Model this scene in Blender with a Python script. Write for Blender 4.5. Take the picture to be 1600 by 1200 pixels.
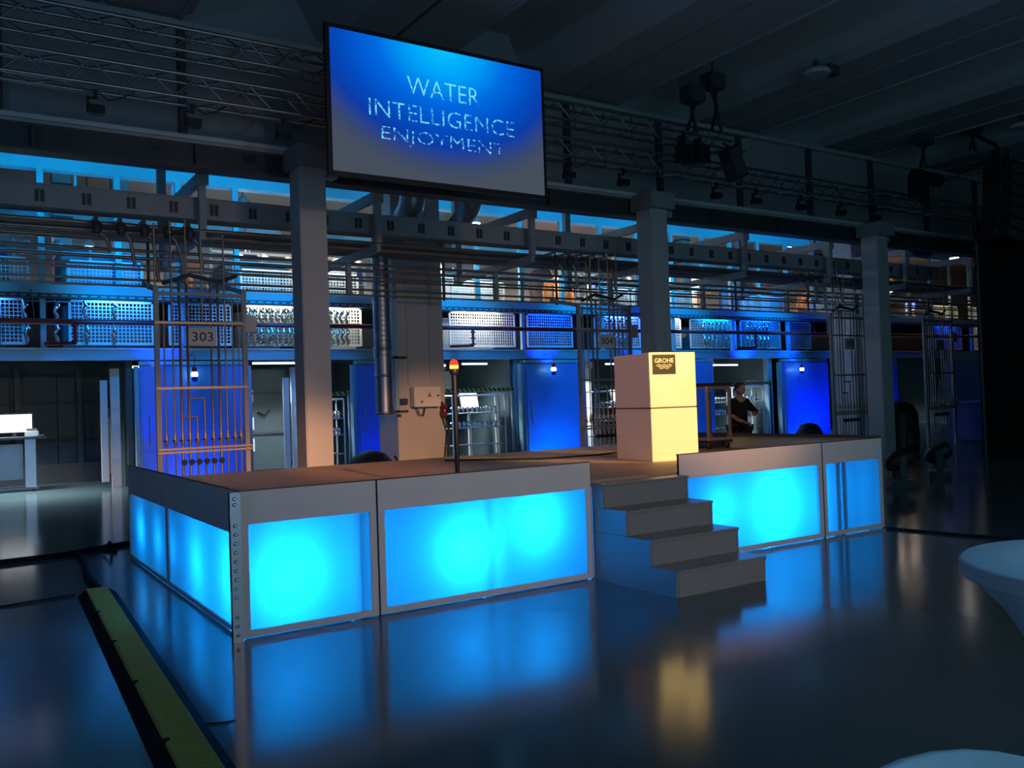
import bpy, bmesh, math, random
from mathutils import Vector, Matrix
random.seed(7)
R = math.radians
sc = bpy.context.scene
for o in list(bpy.data.objects): bpy.data.objects.remove(o)
C = sc.collection
# ---------------------------------------------------------------- camera
FPX, YAW, PIT, ROL, CH = 1374.26, 0.5751, 0.0197, -0.0342, 1.55
fw = Vector((math.sin(YAW)*math.cos(PIT), math.cos(YAW)*math.cos(PIT), math.sin(PIT)))
r0 = Vector((math.cos(YAW), -math.sin(YAW), 0)); u0 = r0.cross(fw)
rt = r0*math.cos(ROL)+u0*math.sin(ROL); up = -r0*math.sin(ROL)+u0*math.cos(ROL)
cam = bpy.data.cameras.new('camera'); co = bpy.data.objects.new('camera', cam); C.objects.link(co)
co.matrix_world = Matrix(((rt.x, up.x, -fw.x, 0), (rt.y, up.y, -fw.y, 0), (rt.z, up.z, -fw.z, CH), (0, 0, 0, 1)))
cam.sensor_width = 36; cam.lens = FPX/1600*36; cam.clip_start = .05; cam.clip_end = 200
sc.camera = co
def at(px, py, Y):                       # survey helper: point of plane y=Y
    d = fw+rt*((px-800)/FPX)-up*((py-600)/FPX)
    return Vector((d.x/d.y*Y, Y, CH+d.z/d.y*Y))
# ---------------------------------------------------------------- world and colour
sc.view_settings.view_transform = 'Standard'; sc.view_settings.look = 'None'
sc.view_settings.exposure = 0; sc.view_settings.gamma = 1; sc.view_settings.use_curve_mapping = False
w = bpy.data.worlds.new('world'); sc.world = w; w.use_nodes = True
w.node_tree.nodes['Background'].inputs[0].default_value = (.30, .62, .85, 1)
w.node_tree.nodes['Background'].inputs[1].default_value = .028
# ---------------------------------------------------------------- lights
def light(kind, loc, to, col, power, size=.2, size_y=None, cone=60, blend=.5, spread=None, spec=1):
    l = bpy.data.lights.new('light', kind); l.energy = power; l.color = col
    if kind == 'AREA':
        l.size = size
        if size_y: l.shape = 'RECTANGLE'; l.size_y = size_y
        if spread: l.spread = R(spread)
    elif kind == 'SPOT':
        l.spot_size = R(cone); l.spot_blend = blend; l.shadow_soft_size = size
    else: l.shadow_soft_size = size
    l.specular_factor = spec
    o = bpy.data.objects.new('light', l); C.objects.link(o); o.location = loc
    if to is not None:
        d = Vector(to)-Vector(loc); o.rotation_euler = d.to_track_quat('-Z', 'Y').to_euler()
    return o
WARM = (1, .50, .20)
# profile spot of the hall on the lectern, and the wider wash over deck and columns
light('SPOT', (8.6, -3.5, 5.6), (6.85, 7.3, 1.50), (1, .84, .17), 5200, .10, cone=8.6, blend=.30)
light('SPOT', (-3.0, -3.0, 5.4), (6.6, 7.9, 1.5), (1, .46, .25), 2500, .12, cone=12, blend=.7)
for (x, tx_, ty_, tz_, p_, c_) in ((2.0, 4.5, 12, .35, 10500, 9), (4.0, 8.3, 15.8, .75, 8500, 9), (2.2, 3.2, 12.3, .7, 5200, 12), (5.5, 7.0, 10.0, .5, 3800, 13), (5.5, 11.8, 11, 1.2, 1300, 7)):
    light('SPOT', (x, -5.5, 5.4), (tx_, ty_, tz_), (1, .46, .22), p_, .15, cone=c_, blend=1)
light('SPOT', (3.8, -6, 4.2), (5.0, 6.3, 1.55), (1, .58, .46), 950, .4, cone=44, blend=1)
light('AREA', (-6, 3, 3.2), (1.6, 8, .9), (.25, .45, 1), 60, 2, 1)
# unseen dim teal fill added behind the camera to lift ceiling and columns
light('AREA', (6, -5, 4.5), (9, 9, 6.0), (.45, .80, 1), 85, 9, 3)
light('AREA', (4, -4, 1.0), (10, 5, 7.5), (.22, .66, 1), 130, 9, 3)
# teal downlight over the bar table corner
light('SPOT', (4.2, -.6, 5.5), (2.2, .9, .9), (.08, .45, 1.0), 260, .4, cone=30, blend=1)
CY = (0.0, .40, .90); BL = (0.0, .03, 1.0)
# unseen blue floods put behind the pipe tray so only the galleries are washed
for X in (-.5, 3.0, 6.4, 11.2, 15.2, 19.0, 23.0, 27.0):
    light('SPOT', (X, 17.6, 4.9), (X+.2, 20.1, 6.75), CY, 330 if X < 24 else 90, .15, cone=105, blend=.5)
    light('SPOT', (X, 17.6, 4.4), (X+.2, 20.1, 4.1), CY, 120 if X < 24 else 30, .15, cone=70, blend=.6)
    light('SPOT', (X, 17.8, 3.9), (X+.2, 20.0, 3.0), (0, .24, .9), 170 if X < 24 else 24, .15, cone=80, blend=.4)
# ---------------------------------------------------------------- materials
def mat(name, col, rough=.5, metal=0, noise=.12, scale=4, bump=0, coat=0, spec=.5):
    m = bpy.data.materials.new(name); m.use_nodes = True; nt = m.node_tree; b = nt.nodes['Principled BSDF']
    b.inputs['Roughness'].default_value = rough; b.inputs['Metallic'].default_value = metal
    b.inputs['Specular IOR Level'].default_value = spec; b.inputs['Coat Weight'].default_value = coat
    tc = nt.nodes.new('ShaderNodeTexCoord'); n = nt.nodes.new('ShaderNodeTexNoise'); n.inputs['Scale'].default_value = scale
    n.inputs['Detail'].default_value = 5
    nt.links.new(tc.outputs['Object'], n.inputs['Vector'])
    mx = nt.nodes.new('ShaderNodeMix'); mx.data_type = 'RGBA'
    mx.inputs['A'].default_value = (*[c*(1-noise) for c in col], 1); mx.inputs['B'].default_value = (*[min(1, c*(1+noise)) for c in col], 1)
    nt.links.new(n.outputs['Fac'], mx.inputs['Factor']); nt.links.new(mx.outputs['Result'], b.inputs['Base Color'])
    if bump:
        bp = nt.nodes.new('ShaderNodeBump'); bp.inputs['Strength'].default_value = bump; bp.inputs['Distance'].default_value = .02
        nt.links.new(n.outputs['Fac'], bp.inputs['Height']); nt.links.new(bp.outputs['Normal'], b.inputs['Normal'])
    return m
def emis(name, col, s):
    m = bpy.data.materials.new(name); m.use_nodes = True; nt = m.node_tree; nt.nodes.clear()
    e = nt.nodes.new('ShaderNodeEmission'); e.inputs[0].default_value = (*col, 1); e.inputs[1].default_value = s
    o = nt.nodes.new('ShaderNodeOutputMaterial'); nt.links.new(e.outputs[0], o.inputs[0]); return m
M = dict(
 concrete=mat('concrete', (.42, .42, .40), .8, scale=1.2, bump=.15), slab=mat('ceiling_concrete', (.34, .35, .35), .85, scale=.8, bump=.2),
 column=mat('painted_column', (.56, .55, .53), .6, scale=1.5, bump=.05), wallp=mat('wall_paint', (.30, .32, .32), .8, scale=.7),
 steel=mat('painted_steel_grey', (.40, .42, .42), .5, scale=3), white=mat('white_paint', (.72, .73, .72), .45, scale=3),
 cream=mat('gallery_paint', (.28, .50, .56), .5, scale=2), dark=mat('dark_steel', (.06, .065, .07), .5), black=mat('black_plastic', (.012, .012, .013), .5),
 cloth=mat('black_molton', (.006, .007, .008), .95, scale=9, bump=.3), alu=mat('aluminium', (.38, .39, .40), .38, 1, scale=9), galv=mat('galvanised_sheet', (.42, .44, .46), .42, 1, .25, 6),
 pipe=mat('brown_steel_pipe', (.36, .31, .28), .4, .6, scale=6), brass=mat('brass_fitting', (.50, .38, .24), .4, .6), chrome=mat('chrome', (.85, .86, .88), .08, 1, .02),
 red=mat('red_pipe_paint', (.22, .02, .025), .45), deck=mat('deck_plywood', (.40, .27, .20), .6, 0, .2, 14, .05), stage=mat('stage_white_laminate', (.66, .66, .65), .4, scale=2),
 step=mat('step_laminate', (.22, .24, .24), .35, scale=2), edge=mat('dark_edge', (.10, .07, .06), .6), orange=mat('orange_motor', (.55, .17, .03), .5),
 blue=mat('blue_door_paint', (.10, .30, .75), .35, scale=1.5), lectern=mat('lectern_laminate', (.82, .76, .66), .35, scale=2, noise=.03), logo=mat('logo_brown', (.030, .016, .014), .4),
 logow=mat('logo_print', (.80, .66, .45), .4), yellow=mat('yellow_rubber', (.36, .33, .05), .65, 0, .15, 60, .6), rubber=mat('black_rubber', (.010, .012, .016), .9, 0, .3, 40, .5, spec=.15),
 paper=mat('paper_sign', (.85, .76, .72), .7), paperw=mat('white_paper', (.8, .8, .78), .7), ink=mat('ink', (.01, .01, .01), .6), skin=mat('skin', (.45, .26, .19), .5), shirt=mat('black_cotton', (.010, .010, .012), .9, scale=30, bump=.3),
 hair=mat('brown_hair', (.10, .05, .025), .8, scale=60, bump=.5), warmtint=mat('warm_light_tinted_profile', (.55, .42, .34), .3, .8), stretch=mat('white_stretch_fabric', (.62, .64, .62), .8, scale=20, bump=.05),  # trolley aluminium with the warm light's coppery tone put into its colour
 seat=mat('grey_seat', (.36, .36, .34), .8), green=mat('green_post', (.03, .45, .12), .5), hallwall=mat('hall_plaster', (.30, .28, .26), .8, scale=.5), roomwall=mat('cabin_wall', (.08, .11, .118), .5), bluebin=mat('blue_plastic', (.02, .06, .30), .5),
 lampwarm=emis('lamp_warm', (1, .93, .78), 12), lampcool=emis('tube_cool', (.85, .97, 1), 3), screenw=emis('monitor_white', (.93, .97, 1), 1.3), beaconw=emis('beacon_white', (.35, .8, 1), 9), beaconb=mat('beacon_blue', (.01, .03, .5), .3),
 beaconr=mat('beacon_red', (.35, .01, .02), .3), lens=emis('lens_glint', (.4, .9, 1), 3), amber=emis('beacon_amber', (1, .45, .08), 2.2), redlamp=emis('beacon_red_lit', (1, .09, .05), .9))
def stripes(name, a, b, sc_, ang=.8):
    m = mat(name, a, .6); nt = m.node_tree; bs = nt.nodes['Principled BSDF']
    tc = nt.nodes.new('ShaderNodeTexCoord'); sx = nt.nodes.new('ShaderNodeSeparateXYZ'); nt.links.new(tc.outputs['Object'], sx.inputs[0])
    ad = nt.nodes.new('ShaderNodeMath'); ad.operation = 'ADD'; nt.links.new(sx.outputs['X'], ad.inputs[0]); nt.links.new(sx.outputs['Z'], ad.inputs[1])
    mu = nt.nodes.new('ShaderNodeMath'); mu.operation = 'MULTIPLY'; mu.inputs[1].default_value = sc_; nt.links.new(ad.outputs[0], mu.inputs[0])
    fr = nt.nodes.new('ShaderNodeMath'); fr.operation = 'FRACT'; nt.links.new(mu.outputs[0], fr.inputs[0])
    gt = nt.nodes.new('ShaderNodeMath'); gt.operation = 'GREATER_THAN'; gt.inputs[1].default_value = .5; nt.links.new(fr.outputs[0], gt.inputs[0])
    mx = nt.nodes.new('ShaderNodeMix'); mx.data_type = 'RGBA'; mx.inputs['A'].default_value = (*a, 1); mx.inputs['B'].default_value = (*b, 1)
    nt.links.new(gt.outputs[0], mx.inputs['Factor']); nt.links.new(mx.outputs['Result'], bs.inputs['Base Color']); return m
M['hazard'] = stripes('hazard_stripes', (.5, .42, .03), (.01, .01, .01), 7)
# glossy epoxy floor
m = mat('epoxy_floor', (.075, .125, .135), .12, 0, .10, .6, spec=.25); nt = m.node_tree; b = nt.nodes['Principled BSDF']
n2 = nt.nodes.new('ShaderNodeTexNoise'); n2.inputs['Scale'].default_value = 1.3; mr = nt.nodes.new('ShaderNodeMapRange')
mr.inputs['To Min'].default_value = .10; mr.inputs['To Max'].default_value = .17
tc = nt.nodes.new('ShaderNodeTexCoord'); nt.links.new(tc.outputs['Object'], n2.inputs['Vector']); nt.links.new(n2.outputs['Fac'], mr.inputs['Value']); nt.links.new(mr.outputs['Result'], b.inputs['Roughness'])
M['floor'] = m
# frosted acrylic: light from the lamps inside the stage passes through it
m = bpy.data.materials.new('frosted_acrylic'); m.use_nodes = True; nt = m.node_tree; nt.nodes.clear()
o = nt.nodes.new('ShaderNodeOutputMaterial'); d = nt.nodes.new('ShaderNodeBsdfDiffuse'); t = nt.nodes.new('ShaderNodeBsdfTranslucent'); g = nt.nodes.new('ShaderNodeBsdfGlossy')
d.inputs[0].default_value = (.05, .05, .05, 1); t.inputs[0].default_value = (.75, .85, .9, 1); g.inputs['Roughness'].default_value = .12
mx = nt.nodes.new('ShaderNodeMixShader'); mx.inputs[0].default_value = .5; m2 = nt.nodes.new('ShaderNodeMixShader'); fr = nt.nodes.new('ShaderNodeFresnel'); fr.inputs[0].default_value = 1.3
nt.links.new(d.outputs[0], mx.inputs[1]); nt.links.new(t.outputs[0], mx.inputs[2]); nt.links.new(fr.outputs[0], m2.inputs[0]); nt.links.new(mx.outputs[0], m2.inputs[1]); nt.links.new(g.outputs[0], m2.inputs[2]); nt.links.new(m2.outputs[0], o.inputs[0])
M['acrylic'] = m
# clear glass for the trolley
m = bpy.data.materials.new('clear_pane'); m.use_nodes = True; nt = m.node_tree; nt.nodes.clear()
o = nt.nodes.new('ShaderNodeOutputMaterial'); t = nt.nodes.new('ShaderNodeBsdfTransparent'); g = nt.nodes.new('ShaderNodeBsdfGlossy'); g.inputs['Roughness'].default_value = .03
t.inputs[0].default_value = (.85, .88, .9, 1); mx = nt.nodes.new('ShaderNodeMixShader'); mx.inputs[0].default_value = .08
nt.links.new(t.outputs[0], mx.inputs[1]); nt.links.new(g.outputs[0], mx.inputs[2]); nt.links.new(mx.outputs[0], o.inputs[0]); M['glass'] = m
# ---------------------------------------------------------------- mesh builder
class MB:
    def __init__(s): s.v = []; s.f = []; s.sm = []
    def add(s, vs, fs, smooth=False):
        k = len(s.v); s.v += [tuple(v) for v in vs]; s.f += [tuple(k+i for i in f) for f in fs]; s.sm += [smooth]*len(fs); return s
    def box(s, x0, x1, y0, y1, z0, z1):
        return s.add([(x, y, z) for z in (z0, z1) for y in (y0, y1) for x in (x0, x1)], [(0, 2, 3, 1), (4, 5, 7, 6), (0, 1, 5, 4), (2, 6, 7, 3), (0, 4, 6, 2), (1, 3, 7, 5)])
    def bevbox(s, x0, x1, y0, y1, z0, z1, b=.01):
        bm = bmesh.new(); bmesh.ops.create_cube(bm, size=1)
        for v in bm.verts: v.co = Vector(((x0+x1)/2+v.co.x*(x1-x0), (y0+y1)/2+v.co.y*(y1-y0), (z0+z1)/2+v.co.z*(z1-z0)))
        bmesh.ops.bevel(bm, geom=bm.edges[:], offset=b, segments=2, affect='EDGES')
        s.add([v.co[:] for v in bm.verts], [[v.index for v in f.verts] for f in bm.faces]); bm.free(); return s
    def obox(s, c, X, Y, Z):              # oriented box: centre and half-vectors
        c, X, Y, Z = map(Vector, (c, X, Y, Z))
        return s.add([c+X*i+Y*j+Z*k for k in (-1, 1) for j in (-1, 1) for i in (-1, 1)], [(0, 2, 3, 1), (4, 5, 7, 6), (0, 1, 5, 4), (2, 6, 7, 3), (0, 4, 6, 2), (1, 3, 7, 5)])
    def beam(s, a, b, w, h):              # square bar from a to b
        a, b = Vector(a), Vector(b); d = (b-a).normalized(); u = Vector((0, 0, 1)) if abs(d.z) < .9 else Vector((0, 1, 0))
        x = d.cross(u).normalized(); y = x.cross(d)
        return s.obox((a+b)/2, x*w/2, (b-a)/2, y*h/2)
    def tube(s, pts, r, n=8, cap=True):
        pts = [Vector(p) for p in pts]; rs = r if isinstance(r, (list, tuple)) else [r]*len(pts); vs = []; x = None
        for i, p in enumerate(pts):
            d = (pts[min(i+1, len(pts)-1)]-pts[max(i-1, 0)]).normalized()
            if x is None: x = d.orthogonal().normalized()
            else: x = (x-d*x.dot(d)).normalized()
            y = d.cross(x)
            vs += [p+(x*math.cos(2*math.pi*k/n)+y*math.sin(2*math.pi*k/n))*rs[i] for k in range(n)]
        fs = [(i*n+k, i*n+(k+1) % n, (i+1)*n+(k+1) % n, (i+1)*n+k) for i in range(len(pts)-1) for k in range(n)]
        s.add(vs, fs, True)
        if cap: s.add(vs[:n], [tuple(range(n))[::-1]]); s.add(vs[-n:], [tuple(range(n))])
        return s
    def lathe(s, prof, n=24, c=(0, 0, 0)):
        vs = [(c[0]+r*math.cos(2*math.pi*k/n), c[1]+r*math.sin(2*math.pi*k/n), c[2]+z) for r, z in prof for k in range(n)]
        fs = [(i*n+k, i*n+(k+1) % n, (i+1)*n+(k+1) % n, (i+1)*n+k) for i in range(len(prof)-1) for k in range(n)]
        s.add(vs, fs, True); s.add(vs[:n], [tuple(range(n))[::-1]]); s.add(vs[-n:], [tuple(range(n))]); return s
    def prism(s, poly, axis, a, b):       # poly in the two other axes, extruded along axis
        def P(p, t): return {'x': (t, p[0], p[1]), 'y': (p[0], t, p[1]), 'z': (p[0], p[1], t)}[axis]
        n = len(poly); return s.add([P(p, a) for p in poly]+[P(p, b) for p in poly], [tuple(range(n))[::-1], tuple(range(n, 2*n))]+[(i, (i+1) % n, n+(i+1) % n, n+i) for i in range(n)])
    def build(s, name, m, parent=None, kind=None, label=None):
        me = bpy.data.meshes.new(name); inv = INV.get(parent.name) if parent else None
        vs = [inv @ Vector(v) for v in s.v] if inv else s.v
        me.from_pydata(vs, [], s.f); me.materials.append(M[m] if isinstance(m, str) else m)
        me.polygons.foreach_set('use_smooth', s.sm); me.update()
        o = bpy.data.objects.new(name, me); C.objects.link(o)
        if parent: o.parent = parent; INV[o.name] = inv if inv else Matrix.Identity(4)
        if kind: o['kind'] = kind
        if label: o['label'] = label
        return o
INV = {}
def thing(name, label, cat, loc=(0, 0, 0), group=None, rz=0):
    o = bpy.data.objects.new(name, None); C.objects.link(o); o.location = loc; o.rotation_euler = (0, 0, rz); o.empty_display_size = .1
    o['label'] = label; o['category'] = cat
    if group: o['group'] = group
    INV[o.name] = (Matrix.Translation(loc) @ Matrix.Rotation(rz, 4, 'Z')).inverted(); return o
def tag(o, label, cat, group=None):
    o['label'] = label; o['category'] = cat
    if group: o['group'] = group
    return o
def solo(mb, name, m, label, cat, loc, group=None):   # one-mesh thing, vertices given in world space
    o = mb.build(name, m); 
    loc = Vector(loc); o.data.transform(Matrix.Translation(-loc)); o.location = loc; return tag(o, label, cat, group)
def dup(o, parent=None, loc=None, rz=None, label=None, group=None):
    c = o.copy(); C.objects.link(c); c.parent = parent
    if loc is not None: c.location = loc
    if rz is not None: c.rotation_euler = (0, 0, rz)
    if label: c['label'] = label
    if group: c['group'] = group
    for ch in list(KIDS(o)): dup(ch, c)
    return c
def KIDS(o): return [x for x in bpy.data.objects if x.parent == o]
def struct(mb, name, m, parent=None):
    o = mb.build(name, m, parent)
    if not parent: o['kind'] = 'structure'
    return o
def text(body, x0, x1, z0, z1, y, m, parent, name='lettering', n=(1, 0), ext=.002, bold=0):
    cu = bpy.data.curves.new('t', 'FONT'); cu.body = body; cu.size = 1; cu.offset = bold; cu.resolution_u = 3
    o = bpy.data.objects.new('t', cu); C.objects.link(o); dg = bpy.context.evaluated_depsgraph_get(); me = bpy.data.meshes.new_from_object(o.evaluated_get(dg))
    bpy.data.objects.remove(o); xs = [v.co.x for v in me.vertices]; ys = [v.co.y for v in me.vertices]
    a, b_, c, d_ = min(xs), max(xs), min(ys), max(ys); k = MB()
    vs = [((v.co.x-a)/(b_-a)*(x1-x0)+x0, y, (v.co.y-c)/(d_-c)*(z1-z0)+z0) for v in me.vertices]
    k.add(vs, [tuple(p.vertices) for p in me.polygons]); bpy.data.meshes.remove(me)
    return k.build(name, m, parent)

# ================================================================ SETTING
struct(MB().box(-9, 56, -6, 31, -.2, 0), 'floor', 'floor')
ZC = 7.0; P = 3.87
ceil = struct(MB().box(-9, 56, -6, 13.2, 8.0, 8.25), 'ceiling', 'slab')
for i in range(-3, 13):
    x = 1.88+P*i
    mb = MB().prism([(x+.04, 8), (x+.04, ZC), (x+.95, ZC), (x+1.15, ZC+.12), (x+1.55, 7.9), (x+1.55, 8)], 'y', -6, 12.9)
    mb.prism([(x+P-.04, 8), (x+P-.04, ZC), (x+P-.75, ZC), (x+P-.95, ZC+.12), (x+P-1.35, 7.9), (x+P-1.35, 8)], 'y', -6, 12.9)
    mb.box(x+1.55, x+P-1.35, -6, 12.9, 7.86, 7.92).box(x+.95, x+1.0, -6, 12.9, ZC-.03, ZC)
    struct(mb, 'ceiling_rib', 'slab', ceil)
wu = struct(MB().box(-9, 56, 12.55, 12.75, 5.35, 8.0), 'wall_upper', 'wallp')
for i in range(24):
    struct(MB().box(-1.6+i*2.2, -1.5+i*2.2, 12.45, 12.55, 5.35, 6.9), 'mullion', 'dark', wu)
struct(MB().box(-9, 56, 12.42, 12.55, 6.86, 6.93), 'trim_1', 'steel')
struct(MB().box(-9, 56, 12.40, 12.55, 5.30, 5.36), 'trim_2', 'white')
wb = struct(MB().box(-9, 56, 27, 27.2, 0, 8), 'wall_back', 'hallwall')
struct(MB().box(-9, 56, 13.2, 27, 7.75, 7.9), 'ceiling_back', 'hallwall')
struct(MB().box(-9.2, -9, -6, 27, 0, 8), 'wall_left', 'wallp'); struct(MB().box(56, 56.2, -6, 27, 0, 8), 'wall_right', 'wallp')

# columns of the hall
def column(px, label):
    x = px; t = thing('column', label, 'column', (x+.2, 12.2, 0), 'pale square columns in a row behind the stage')
    MB().bevbox(x, x+.40, 12.0, 12.42, 0, 5.0, .015).build('shaft', 'column', t)
    MB().bevbox(x-.06, x+.52, 11.9, 12.5, 5.0, 5.3, .01).build('capital', 'wallp', t)
    MB().box(x+.40, x+.62, 12.1, 12.3, 4.90, 5.0).build('bracket', 'steel', t); return t
for px, lb in ((4.30, 'pale square column behind the stage left half, lit orange near its foot'), (10.93, 'pale square column rising behind the tall lectern'), (17.66, 'pale square column just beyond the right end of the stage')): column(px, lb)
# crane girder on the columns
t = thing('girder', 'long dark steel girder running along the tops of the columns', 'girder', (12, 12.6, 4.92))
MB().box(-9, 56, 12.58, 12.62, 4.95, 5.30).build('web', 'dark', t)
MB().box(-9, 56, 12.45, 12.75, 5.26, 5.30).build('flange', 'steel', t); MB().box(-9, 56, 12.45, 12.75, 4.92, 4.96).build('flange', 'dark', t)
for i in range(28): MB().box(-3+i*2.0, -2.97+i*2.0, 12.46, 12.58, 4.96, 5.26).build('stiffener', 'dark', t)

# ================================================================ STAGE
xs = [1.672, 2.682, 4.686, 5.712, 7.768, 8.804]; Y0, YM, YB, H, ZD = 6.03, 8.36, 10.3, 1.0, .84
st = thing('stage', 'low brown plywood stage with a metal corner post, carrying the lectern and trolley', 'stage', (5.2, 8.2, 0))
cells = [(xs[0]+.05, xs[2], 0), (xs[2], xs[3], 0), (xs[3], xs[5]-.05, 0)]
for a, b in ((xs[0]+.04, 3.68), (3.68, 5.70), (5.70, 7.74), (7.74, xs[5]-.04)):
    for c, d in ((Y0+.04, YM), (YM, YB)):
        MB().box(a+.003, b-.003, c+.003, d-.003, ZD-.05, ZD).build('deck_board', 'deck', st)
for (x, y) in [(x, y) for x in (1.78, 3.68, 5.70, 7.74, 8.70) for y in (6.16, YM, YB-.1)]+[(2.52, 6.10), (8.03, 6.10), (8.13, 6.09), (4.76, 6.16)]:
    MB().box(x-.025, x+.025, y-.025, y+.025, 0, ZD-.05).build('leg', 'white', st)
MB().box(xs[2]+.05, xs[3]-.05, 6.05, 6.08, 0, ZD-.05).build('front_board', 'stage', st)
MB().box(xs[0]+.1, xs[5]-.05, YB-.02, YB, 0, ZD-.05).build('back_board', 'stage', st)
# corner post with bolt holes
cp = MB().box(1.60, 1.67, 5.985, 6.03, 0, 1.0).build('corner_post', 'alu', st)
for z in (.05, .11, .17, .30, .36, .42, .48, .54, .60, .66, .72, .78, .92, .96):
    MB().tube([(1.63, 5.986, z), (1.63, 5.979, z), (1.63, 5.973, z)], [.013, .013, .005], 8).build('bolt', 'chrome', cp)
MB().box(1.598, 1.672, 5.983, 5.985, .20, .27).build('plate', 'alu', cp)
MB().box(1.598, 1.672, 5.983, 5.985, .81, .88).build('plate', 'alu', cp)
# illuminated front panels
def fpanel(x0, x1, label, ex=.055):
    t = thing('light_panel', label, 'panel', ((x0+x1)/2, Y0, 0), 'light panels along the stage front')
    g = .004; ya = Y0+.016; MB().add([(x0+g, ya, .01), (x1-g, ya, .01), (x1-g, ya, H-.01), (x0+g, ya, H-.01)], [(0, 1, 2, 3)]).build('acrylic_sheet', 'acrylic', t)
    a, b, z0, z1 = x0+g, x1-g, .01, H
    fr = MB(); y0, y1 = Y0, Y0+.014
    fr.box(a, b, y0, y1, z0, .055).box(a, b, y0, y1, .775, z1).box(a, a+ex, y0, y1, .055, .775).box(b-ex, b, y0, y1, .055, .775).build('frame', 'stage', t)
    MB().box(a, b, Y0-.002, Y0+.035, H, H+.006).box(a, a+.003, Y0-.002, Y0+.02, 0, H).box(b-.003, b, Y0-.002, Y0+.02, 0, H).build('edge_trim', 'edge', t)
fpanel(xs[0], xs[1], 'narrow glowing blue panel at the left end of the stage front')
fpanel(xs[1], xs[2], 'wide glowing cyan panel left of the steps with two hot spots')
fpanel(xs[3], xs[4], 'wide glowing cyan panel right of the steps')
fpanel(xs[4], xs[5], 'narrow dimmer blue panel at the right end of the stage front')
def spanel(y0, y1, X, label, lit=True, s=1):
    t = thing('side_panel', label, 'panel', (X, (y0+y1)/2, 0))
    g = .004; MB().add([(X+.016, y1-g, .01), (X+.016, y0+g, .01), (X+.016, y0+g, H-.01), (X+.016, y1-g, H-.01)], [(0, 1, 2, 3)]).build('acrylic_sheet', 'acrylic', t)
    a, b = y0+g, y1-g; x0, x1 = sorted((X, X+.014*s)); fr = MB()
    fr.box(x0, x1, a, b, .01, .045).box(x0, x1, a, b, .70, H).box(x0, x1, a, a+.05, .045, .70).box(x0, x1, b-.05, b, .045, .70).build('frame', 'stage', t)
    MB().box(min(X, X+.02*s)-.002, max(X, X+.02*s), a, b, H, H+.006).build('edge_trim', 'edge', t)
    return t
spanel(Y0, YM, xs[0], 'glowing blue panel on the stage left end, nearer the corner')
spanel(YM, YB, xs[0], 'glowing blue panel on the stage left end, the farther one')
for a, b, lb in ((Y0+.02, YM, 'plain pale board with a dark rail closing the stage right end, nearer half'), (YM, YB, 'plain pale board with a dark rail behind the trolley')):
    t = thing('end_board', lb, 'panel', (xs[5], (a+b)/2, 0))
    MB().box(xs[5]-.03, xs[5]-.01, a, b, 0, H).build('board', 'stage', t)
    MB().box(xs[5]-.09, xs[5]+.02, a, b, H, H+.03).build('rail', 'edge', t); MB().box(xs[5]-.09, xs[5]-.03, b-.05, b, ZD, H).build('post', 'edge', t)
# lamps inside the stage
LB = (.004, .29, 1.0)
for X, Y, z, pw in ((2.02, 6.34, .38, 30), (3.42, 6.27, .40, 22), (4.12, 6.27, .55, 21), (3.8, 6.75, .4, 22), (7.05, 6.42, .40, 50), (6.25, 6.30, .45, 14), (7.9, 6.9, .4, 26),
                    (1.98, 7.35, .34, 19), (1.84, 8.20, .36, 2.2), (1.88, 8.85, .36, 6), (1.88, 9.7, .36, 9)):
    light('POINT', (X, Y, z), None, LB, pw*1.65, .05)
    pr = thing('par_can', 'round floor spotlight glowing inside the stage behind the frosted panels', 'spotlight', (X, Y+.02, 0), 'spotlights inside the stage') if False else None

# steps
sp = thing('steps', 'four grey steps rising to the gap in the stage front', 'steps', (5.19, 5.5, 0))
nose = [(5.0, .205), (5.285, .41), (5.575, .615), (5.87, .82)]
yb = 6.03
for i, (y, z) in enumerate(nose):
    yn = nose[i+1][0] if i < 3 else yb
    MB().box(4.715, 5.665, y+.018, y+.03, z-.205, z-.02).build('riser', 'step', sp)
    MB().bevbox(4.69, 5.69, y, yn+.018, z-.02, z, .004).build('tread', 'step', sp)
prof = [(5.02, 0)]
for i, (y, z) in enumerate(nose): prof += [(y+.018, z-.205 if i else 0), (y+.018, z-.02)] if i else [(y+.018, z-.02)]
prof += [(yb, .80), (yb, 0)]
for x in (4.692, 5.668): MB().prism(prof, 'x', x, x+.02).build('side_board', 'step', sp)
MB().box(4.69, 4.691, 5.30, 6.0, .405, .41).build('joint', 'dark', sp)

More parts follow.
